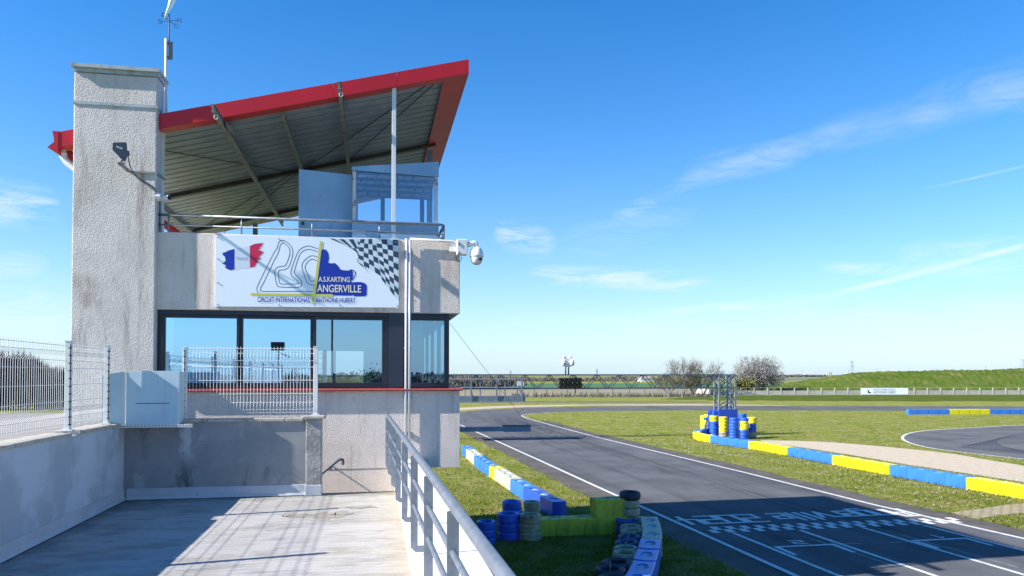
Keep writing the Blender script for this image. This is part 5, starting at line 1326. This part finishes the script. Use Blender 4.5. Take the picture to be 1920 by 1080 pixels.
stuff('treeline', thicket(MB(), [DP(700,703,235),DP(835,703,228),DP(925,703,222),DP(965,703,222)], 1.8, 5.0, 4, 5200, .22, rg), M['twigfar'], 'bare brown wood at the left behind the gantry', 'treeline')
stuff('treeline', thicket(MB(), [DP(890,703,470),DP(1050,703,430),DP(1240,703,450)], 1.0, 3.1, 8, 4200, .5, rg), M['twigfar'], 'far hedge line beyond the green crop field', 'treeline')
stuff('treeline', thicket(MB(), [DP(1150,703,800),DP(1400,703,850)], 1.5, 3.9, 12, 1500, 1.4, rg), M['twigfar'], 'distant trees seen behind the bare trees', 'treeline')
stuff('treeline', thicket(MB(), [DP(1462,703,1300),DP(1536,703,1350)], 3.2, 5.2, 15, 1800, 1.8, rg), M['twigfar'], 'distant wood on the horizon right of the blossoming tree', 'treeline')
stuff('treeline', thicket(MB(), [DP(1536,703,2600),DP(2300,703,2600)], 2, 6, 20, 1500, 4, rg), M['twigfar'], 'thin wood along the horizon behind the grassy berm', 'treeline')
stuff('treeline', thicket(MB(), [DP(-300,703,1200),DP(850,703,1500)], 2, 5, 20, 2500, 3, rg), M['twigfar'], 'long horizon wood behind the building', 'treeline')
# dry stalks along the verge by the field
m_ = MB(); r_ = random.Random(41)
for k in range(900):
    u = r_.uniform(960,1330); p = G(u, r_.uniform(742.5,745.2)); h = r_.uniform(.15,.9)*(1 if r_.random() < .9 else 1.7); w_ = r_.uniform(.03,.09)
    m_.add([(p.x-w_,p.y,0),(p.x+w_,p.y,0),(p.x+r_.uniform(-.35,.35),p.y,h)], [(0,1,2)])
stuff('weeds', m_, M['twigfar'], 'dry weeds along the field edge beyond the track', 'weeds')
fw = thing('wire_fence', 'thin wire fence posts along the dry field beyond the track', 'fence', tuple(G(1000,746)))
for u in (872,937,1002,1025,1064,1121,1149,1180,1209,1253,1279):
    p = G(u,745.5); part('post', MB().box(p.x-.06,p.x+.06,p.y-.05,p.y+.05,0,1.65 if u%2 else 1.35), M['concrete'] if u > 1240 else M['barkpale'], fw)
p, q = G(872,745.5), G(1279,745.5); part('wire', MB().tube([(p.x,p.y,1.25),(q.x,q.y,1.25)], .012, 4).tube([(p.x,p.y,.8),(q.x,q.y,.8)], .012, 4), M['galv'], fw)
# hedge and lane seen through the left mesh
hb = [DP(-420,703,86), DP(-100,703,80), DP(60,703,82), DP(150,703,86), DP(330,703,92)]
rh = random.Random(50); m_ = MB()
for k in range(22000):
    x = rh.random()*3.999; i = int(x); p = hb[i].lerp(hb[i+1], x-i) + Vector((rh.uniform(-2.2,2.2), rh.uniform(-2.2,2.2), 0))
    u_ = 960 + F*((p-EYE).dot(rgt))/((p-EYE).dot(f0))
    top = np.interp(u_, [-420,0,40,90,128,200], [7.2,6.7,6.2,5.3,4.9,4.6]) + .5*math.sin(p.x*1.3)+.4*math.sin(p.x*.41)
    z0 = rh.uniform(0,1)**.8*top*.8; z1 = min(top+rh.uniform(0,.7), z0+rh.uniform(.5,1.8)); w_ = rh.uniform(.03,.12); lx = rh.uniform(-.35,.35)
    t = rh.uniform(0,PI); m_.add([(p.x-w_*math.cos(t),p.y-w_*math.sin(t),z0),(p.x+w_*math.cos(t),p.y+w_*math.sin(t),z0),(p.x+lx,p.y,z1)],[(0,1,2)])
stuff('hedge', m_, M['hedge'], 'tall bare purple brown hedge behind the left mesh fence', 'hedge')
nb_ = thing('notice_board', 'small white notice board in front of the bare hedge', 'sign', tuple(G(42,768)))
p = G(42,766); part('panel', MB().box(p.x-.62,p.x+.62,p.y-.03,p.y+.03,.45,1.1), M['signwhite'], nb_); part('post', MB().box(p.x-.5,p.x-.42,p.y+.032,p.y+.08,0,1.0).box(p.x+.42,p.x+.5,p.y+.032,p.y+.08,0,1.0), M['galv'], nb_)
part('print', MB().face([(p.x-.3,p.y-.034,.6),(p.x+.1,p.y-.034,.55),(p.x+.15,p.y-.034,.9),(p.x-.2,p.y-.034,1.0)]), M['inkpale'], nb_)
# pylons, chimneys, turbines on the horizon
def pylon(u, vtop, dist, lab, wide=False):
    b = DP(u,703,dist).xy.to_3d(); h = ZC+(703-vtop)/F*dist; t = thing('power_pylon', lab, 'pylon', tuple(b), 'power pylons on the horizon')
    w0, w1 = h*.10, h*.035; th = dist*.00028; m_ = MB()
    for sx in (-1,1):
        for sy in (-1,1): m_.bar(b+Vector((sx*w0,sy*w0,0)), b+Vector((sx*w1*(2.6 if wide else 1),sy*w1,h)), th, th)
    for k in range(6):
        z0, z1 = h*k/6, h*(k+1)/6; f_ = lambda z: w0+(w1*(2.6 if wide else 1)-w0)*z/h
        m_.bar(b+Vector((-f_(z0),-f_(z0),z0)), b+Vector((f_(z1),-f_(z1),z1)), th*.7, th*.7); m_.bar(b+Vector((f_(z0),-f_(z0),z0)), b+Vector((-f_(z1),-f_(z1),z1)), th*.7, th*.7)
    part('tower', m_, M['pylon'], t); m_ = MB()
    for z, a_ in ((h*.66,.24),(h*.98,.16)): m_.bar(b+Vector((-h*a_,0,z)), b+Vector((h*a_,0,z)), th, th)
    part('cross_arm', m_, M['pylon'], t)
pylon(957,694.5,2600,'faint two armed pylon left of the start lights', True); pylon(1119,691.5,2400,'faint two armed pylon right of the start lights', True)
pylon(1597.5,677,1700,'tall lattice pylon above the left slope of the berm'); pylon(1918,673.5,1500,'tall lattice pylon at the right edge of the picture')
for u, vt, lab in ((1591,692,'thin grey mast just left of the tall lattice pylon'),(1644,690,'thin grey mast between the lattice pylon and the brown poles'),(1751,690,'left of a pair of thin grey masts above the berm'),(1756,690.5,'right of a pair of thin grey masts above the berm'),(1848,686,'thin grey mast in front of a white turbine'),(1904,688,'thin grey mast near the right edge pylon')):
    b = DP(u,703,2000).xy.to_3d(); h = ZC+(703-vt)/F*2000; t = thing('grey_mast', lab, 'mast', tuple(b), 'thin masts on the horizon'); part('pole', MB().bar(b, b+Vector((0,0,h)), 1.3, 1.3), M['pylon'], t)
for u, vt, lab in ((1554.5,697,'brown chimney, left one above the berm start'),(1558.5,697.5,'brown chimney, right one above the berm start'),(1663,695,'brown chimney, left of the pair near the middle turbine'),(1666,695,'brown chimney, right of the pair near the middle turbine'),(1783.5,692.5,'brown chimney, left of the pair on the berm skyline'),(1787,692.5,'brown chimney, right of the pair on the berm skyline')):
    b = DP(u,703,2200).xy.to_3d(); h = ZC+(703-vt)/F*2200; t = thing('chimney', lab, 'chimney', tuple(b), 'brown chimneys on the horizon'); part('shaft', MB().bar(b, b+Vector((0,0,h)), 2.2, 2.2), M['brownpole'], t)
for u, vh, lab, ph in ((1586.5,698,'small white wind turbine below the lattice pylon',.3),(1671,697,'small white wind turbine right of the middle chimneys',1.2),(1848,693.5,'white wind turbine behind the thin grey mast',.1),(1869,694,'white wind turbine right of the thin grey mast',.7),(1508,700,'faint white turbine above the far wood',.5)):
    dist = 3500; b = DP(u,703,dist).xy.to_3d(); hub = Vector((b.x,b.y,ZC+(703-vh)/F*dist)); t = thing('wind_turbine', lab, 'wind turbine', tuple(b), 'wind turbines on the horizon')
    part('tower', MB().bar(b, hub, 1.8, 1.8), M['turbine'], t); m_ = MB()
    for k in range(3): an_ = ph+2*PI*k/3; m_.bar(hub+Vector((0,-2,0)), hub+Vector((math.cos(an_)*17,-2,math.sin(an_)*17)), 1.4, 1.4)
    part('rotor', m_, M['turbine'], t)
fm = thing('farm_building', 'tiny white farm buildings behind the gantry truss', 'building', tuple(G(1215,716)))
p = DP(1215,703,420); part('wall', MB().box(p.x-5,p.x+5,p.y-3,p.y+3,0,2.0), M['white'], fm); part('roof', MB().prism([(p.x-5.3,p.y-3.3,2.01),(p.x-5.3,p.y+3.3,2.01),(p.x-5.3,p.y,3.0)], (10.6,0,0)), M['brownpole'], fm)

# ================================================================ things mirrored in the windows (behind the photographer)
fld = thing('floodlight_post', 'black floodlight on a grey post on the left wall, mirrored in the middle window', 'floodlight', (XF,-4,WT))
part('post', MB().tube([(XF+.02,-4,WT+.04),(XF+.02,-4,ZC+.85)], .03, 8), M['galv'], fld); part('arm', MB().bar((XF+.02,-4,ZC+.80),(XF+.45,-4,ZC+.62),.05,.05), M['galv'], fld)
part('lamp_head', MB().box(XF-.22,XF+.24,-4.1,-3.88,ZC+.86,ZC+1.16), M['black'], fld, bevel=.02)
pol = thing('lamp_pole', 'dark tall pole on the terrace behind, mirrored in the right window', 'pole', (-2.2,-9.4,0))
part('pole', MB().tube([(-1.75,-9.4,0),(-1.75,-9.4,ZC+5.5)], .045, 10), M['steel_dark'], pol)
tree('bare_tree', 'bare tree behind the photographer, mirrored in the middle window', (-7.5,-42,0), 5.2, random.Random(61), 4, 4, None, 'bark', .5, .12, (3,4), .5)
tree('bare_tree', 'bare tree behind the photographer, mirrored in the left window', (-17.5,-40,0), 5.0, random.Random(62), 4, 4, None, 'bark', .5, .12, (3,4), .5)
tree('evergreen_bush', 'dark evergreen behind the photographer, mirrored in the right window', (.6,-70,0), 4.4, random.Random(63), 8, 3, 'leafdark', 'bark', .45, .12, (3,4), .6, nl=26, ls=.20, lr=.4)
stuff('treeline', thicket(MB(), [(-90,-120,0),(-30,-115,0),(40,-120,0)], 3.0, 4.6, 8, 6000, .7, rg), M['twigfar'], 'wood behind the photographer, mirrored in the windows', 'treeline')

# ================================================================ GRASS
def inside(poly, x, y):
    c = np.zeros(len(x), bool); n = len(poly)
    for i in range(n):
        x0, y0 = poly[i][0], poly[i][1]; x1, y1 = poly[(i+1)%n][0], poly[(i+1)%n][1]
        if y0 == y1: continue
        c ^= ((y0 > y) != (y1 > y)) & (x < (x1-x0)*(y-y0)/(y1-y0)+x0)
    return c
rs = np.random.RandomState(3)
blocked = [[(p.x,p.y) for p in track_poly], [(p.x,p.y) for p in nose], [(p.x,p.y) for p in gp([(1425,825.5),(1500,826.5),(1560,829.5),(1645,836),(1720,843.5),(1790,851),(1920,874),(2200,915),(2200,975),(1920,905),(1858,895),(1705,872),(1587,852),(1495,838),(1425,829)])],
           [(p.x,p.y) for p in gp([(1780,962),(1840,953.5),(1877,947.5),(1920,944),(2060,938),(2060,952),(1920,962.5),(1875,968),(1833,974)])],
           [(p.x,p.y) for p in offset(left_line,-.3)] + [(p.x,p.y) for p in reversed(offset(left_line,.85))], [(p.x,p.y) for p in offset(right_line,.3)] + [(p.x,p.y) for p in reversed(offset(right_line,-.9))]]
def scatter(n, umin, umax, vmin, vmax):
    """points over the ground the photograph sees, thinning with distance"""
    v = rs.uniform(0,1,n); v = vmin + (vmax-vmin)*v; u = rs.uniform(umin,umax,n)
    dx = np.array([ray(a,b)[:] for a,b in zip(u,v)]); t = -ZC/dx[:,2]
    return dx[:,0]*t, dx[:,1]*t
x, y = scatter(170000, 800, 2000, 772, 1090)
ok = ~np.any([inside(b, x, y) for b in blocked], axis=0) & ~((x < XR+.1) & (y < YE+.2))
x, y = x[ok], y[ok]; n = len(x)
patch = np.sin(x*.9+np.sin(y*.7)*1.5)*np.sin(y*.8+1)+rs.normal(0,.5,n)
h = np.clip(.030+.015*patch+rs.exponential(.010,n), .012, .13)
ang = rs.uniform(0,2*PI,n); w = rs.uniform(.008,.020,n)*(1+np.hypot(x,y)/60); lx = rs.normal(0,.035,n); ly = rs.normal(0,.035,n)
vs = np.zeros((n,3,3)); c, s = np.cos(ang)*w, np.sin(ang)*w
vs[:,0] = np.stack([x-c,y-s,np.full(n,-.002)],1); vs[:,1] = np.stack([x+c,y+s,np.full(n,-.002)],1); vs[:,2] = np.stack([x+lx,y+ly,h],1)
def tri_mesh(name, v):
    k = len(v); me = bpy.data.meshes.new(name); me.vertices.add(3*k); me.vertices.foreach_set('co', v.reshape(-1).astype(np.float32))
    me.loops.add(3*k); me.loops.foreach_set('vertex_index', np.arange(3*k, dtype=np.int32)); me.polygons.add(k)
    me.polygons.foreach_set('loop_start', np.arange(0,3*k,3,dtype=np.int32)); me.update(calc_edges=True); me.validate(); return me
me = tri_mesh('grass', vs); me.materials.append(M['blade']); go = bpy.data.objects.new('grass', me); COL.objects.link(go)
tag(go, 'short patchy grass beside and between the tracks', 'grass', kind='stuff')
x, y = scatter(2600, 1180, 2000, 774, 960)
ok = ~np.any([inside(b, x, y) for b in blocked], axis=0) & (np.sin(x*.35)*np.sin(y*.27+1)+rs.normal(0,.5,len(x)) > .25)
x, y = x[ok], y[ok]; n = len(x); r = .022*(1+np.hypot(x,y)/60)
vs = np.zeros((n,2,3,3)); zz = np.full(n,.075)
vs[:,0,0] = np.stack([x-r,y,zz],1); vs[:,0,1] = np.stack([x,y-r,zz],1); vs[:,0,2] = np.stack([x+r,y,zz],1)
vs[:,1,0] = np.stack([x+r,y,zz],1); vs[:,1,1] = np.stack([x,y+r,zz+.01],1); vs[:,1,2] = np.stack([x-r,y,zz],1)
me = tri_mesh('daisies', vs.reshape(-1,3,3)); me.materials.append(M['daisy']); do = bpy.data.objects.new('daisies', me); COL.objects.link(do)
tag(do, 'scattered small white daisies in the infield grass', 'flowers', kind='stuff')
# tall tufts at the foot of barriers
m_ = MB(); r_ = random.Random(77)
edge = offset(chain, -BWD/2-.06)
for (p, d) in resample(edge, .045) + resample(offset(lch, BWD/2+.05), .06):
    for k in range(2):
        h = r_.expovariate(1/.05)+.03; px, py = p.x+r_.uniform(-.08,.05), p.y+r_.uniform(-.08,.08)
        m_.add([(px-.012,py,0),(px+.012,py,0),(px+r_.uniform(-.06,.06),py+r_.uniform(-.05,.05),min(h,.22))], [(0,1,2)])
stuff('grass', m_, M['blade'], 'longer grass tufts along the foot of the block barriers', 'grass')
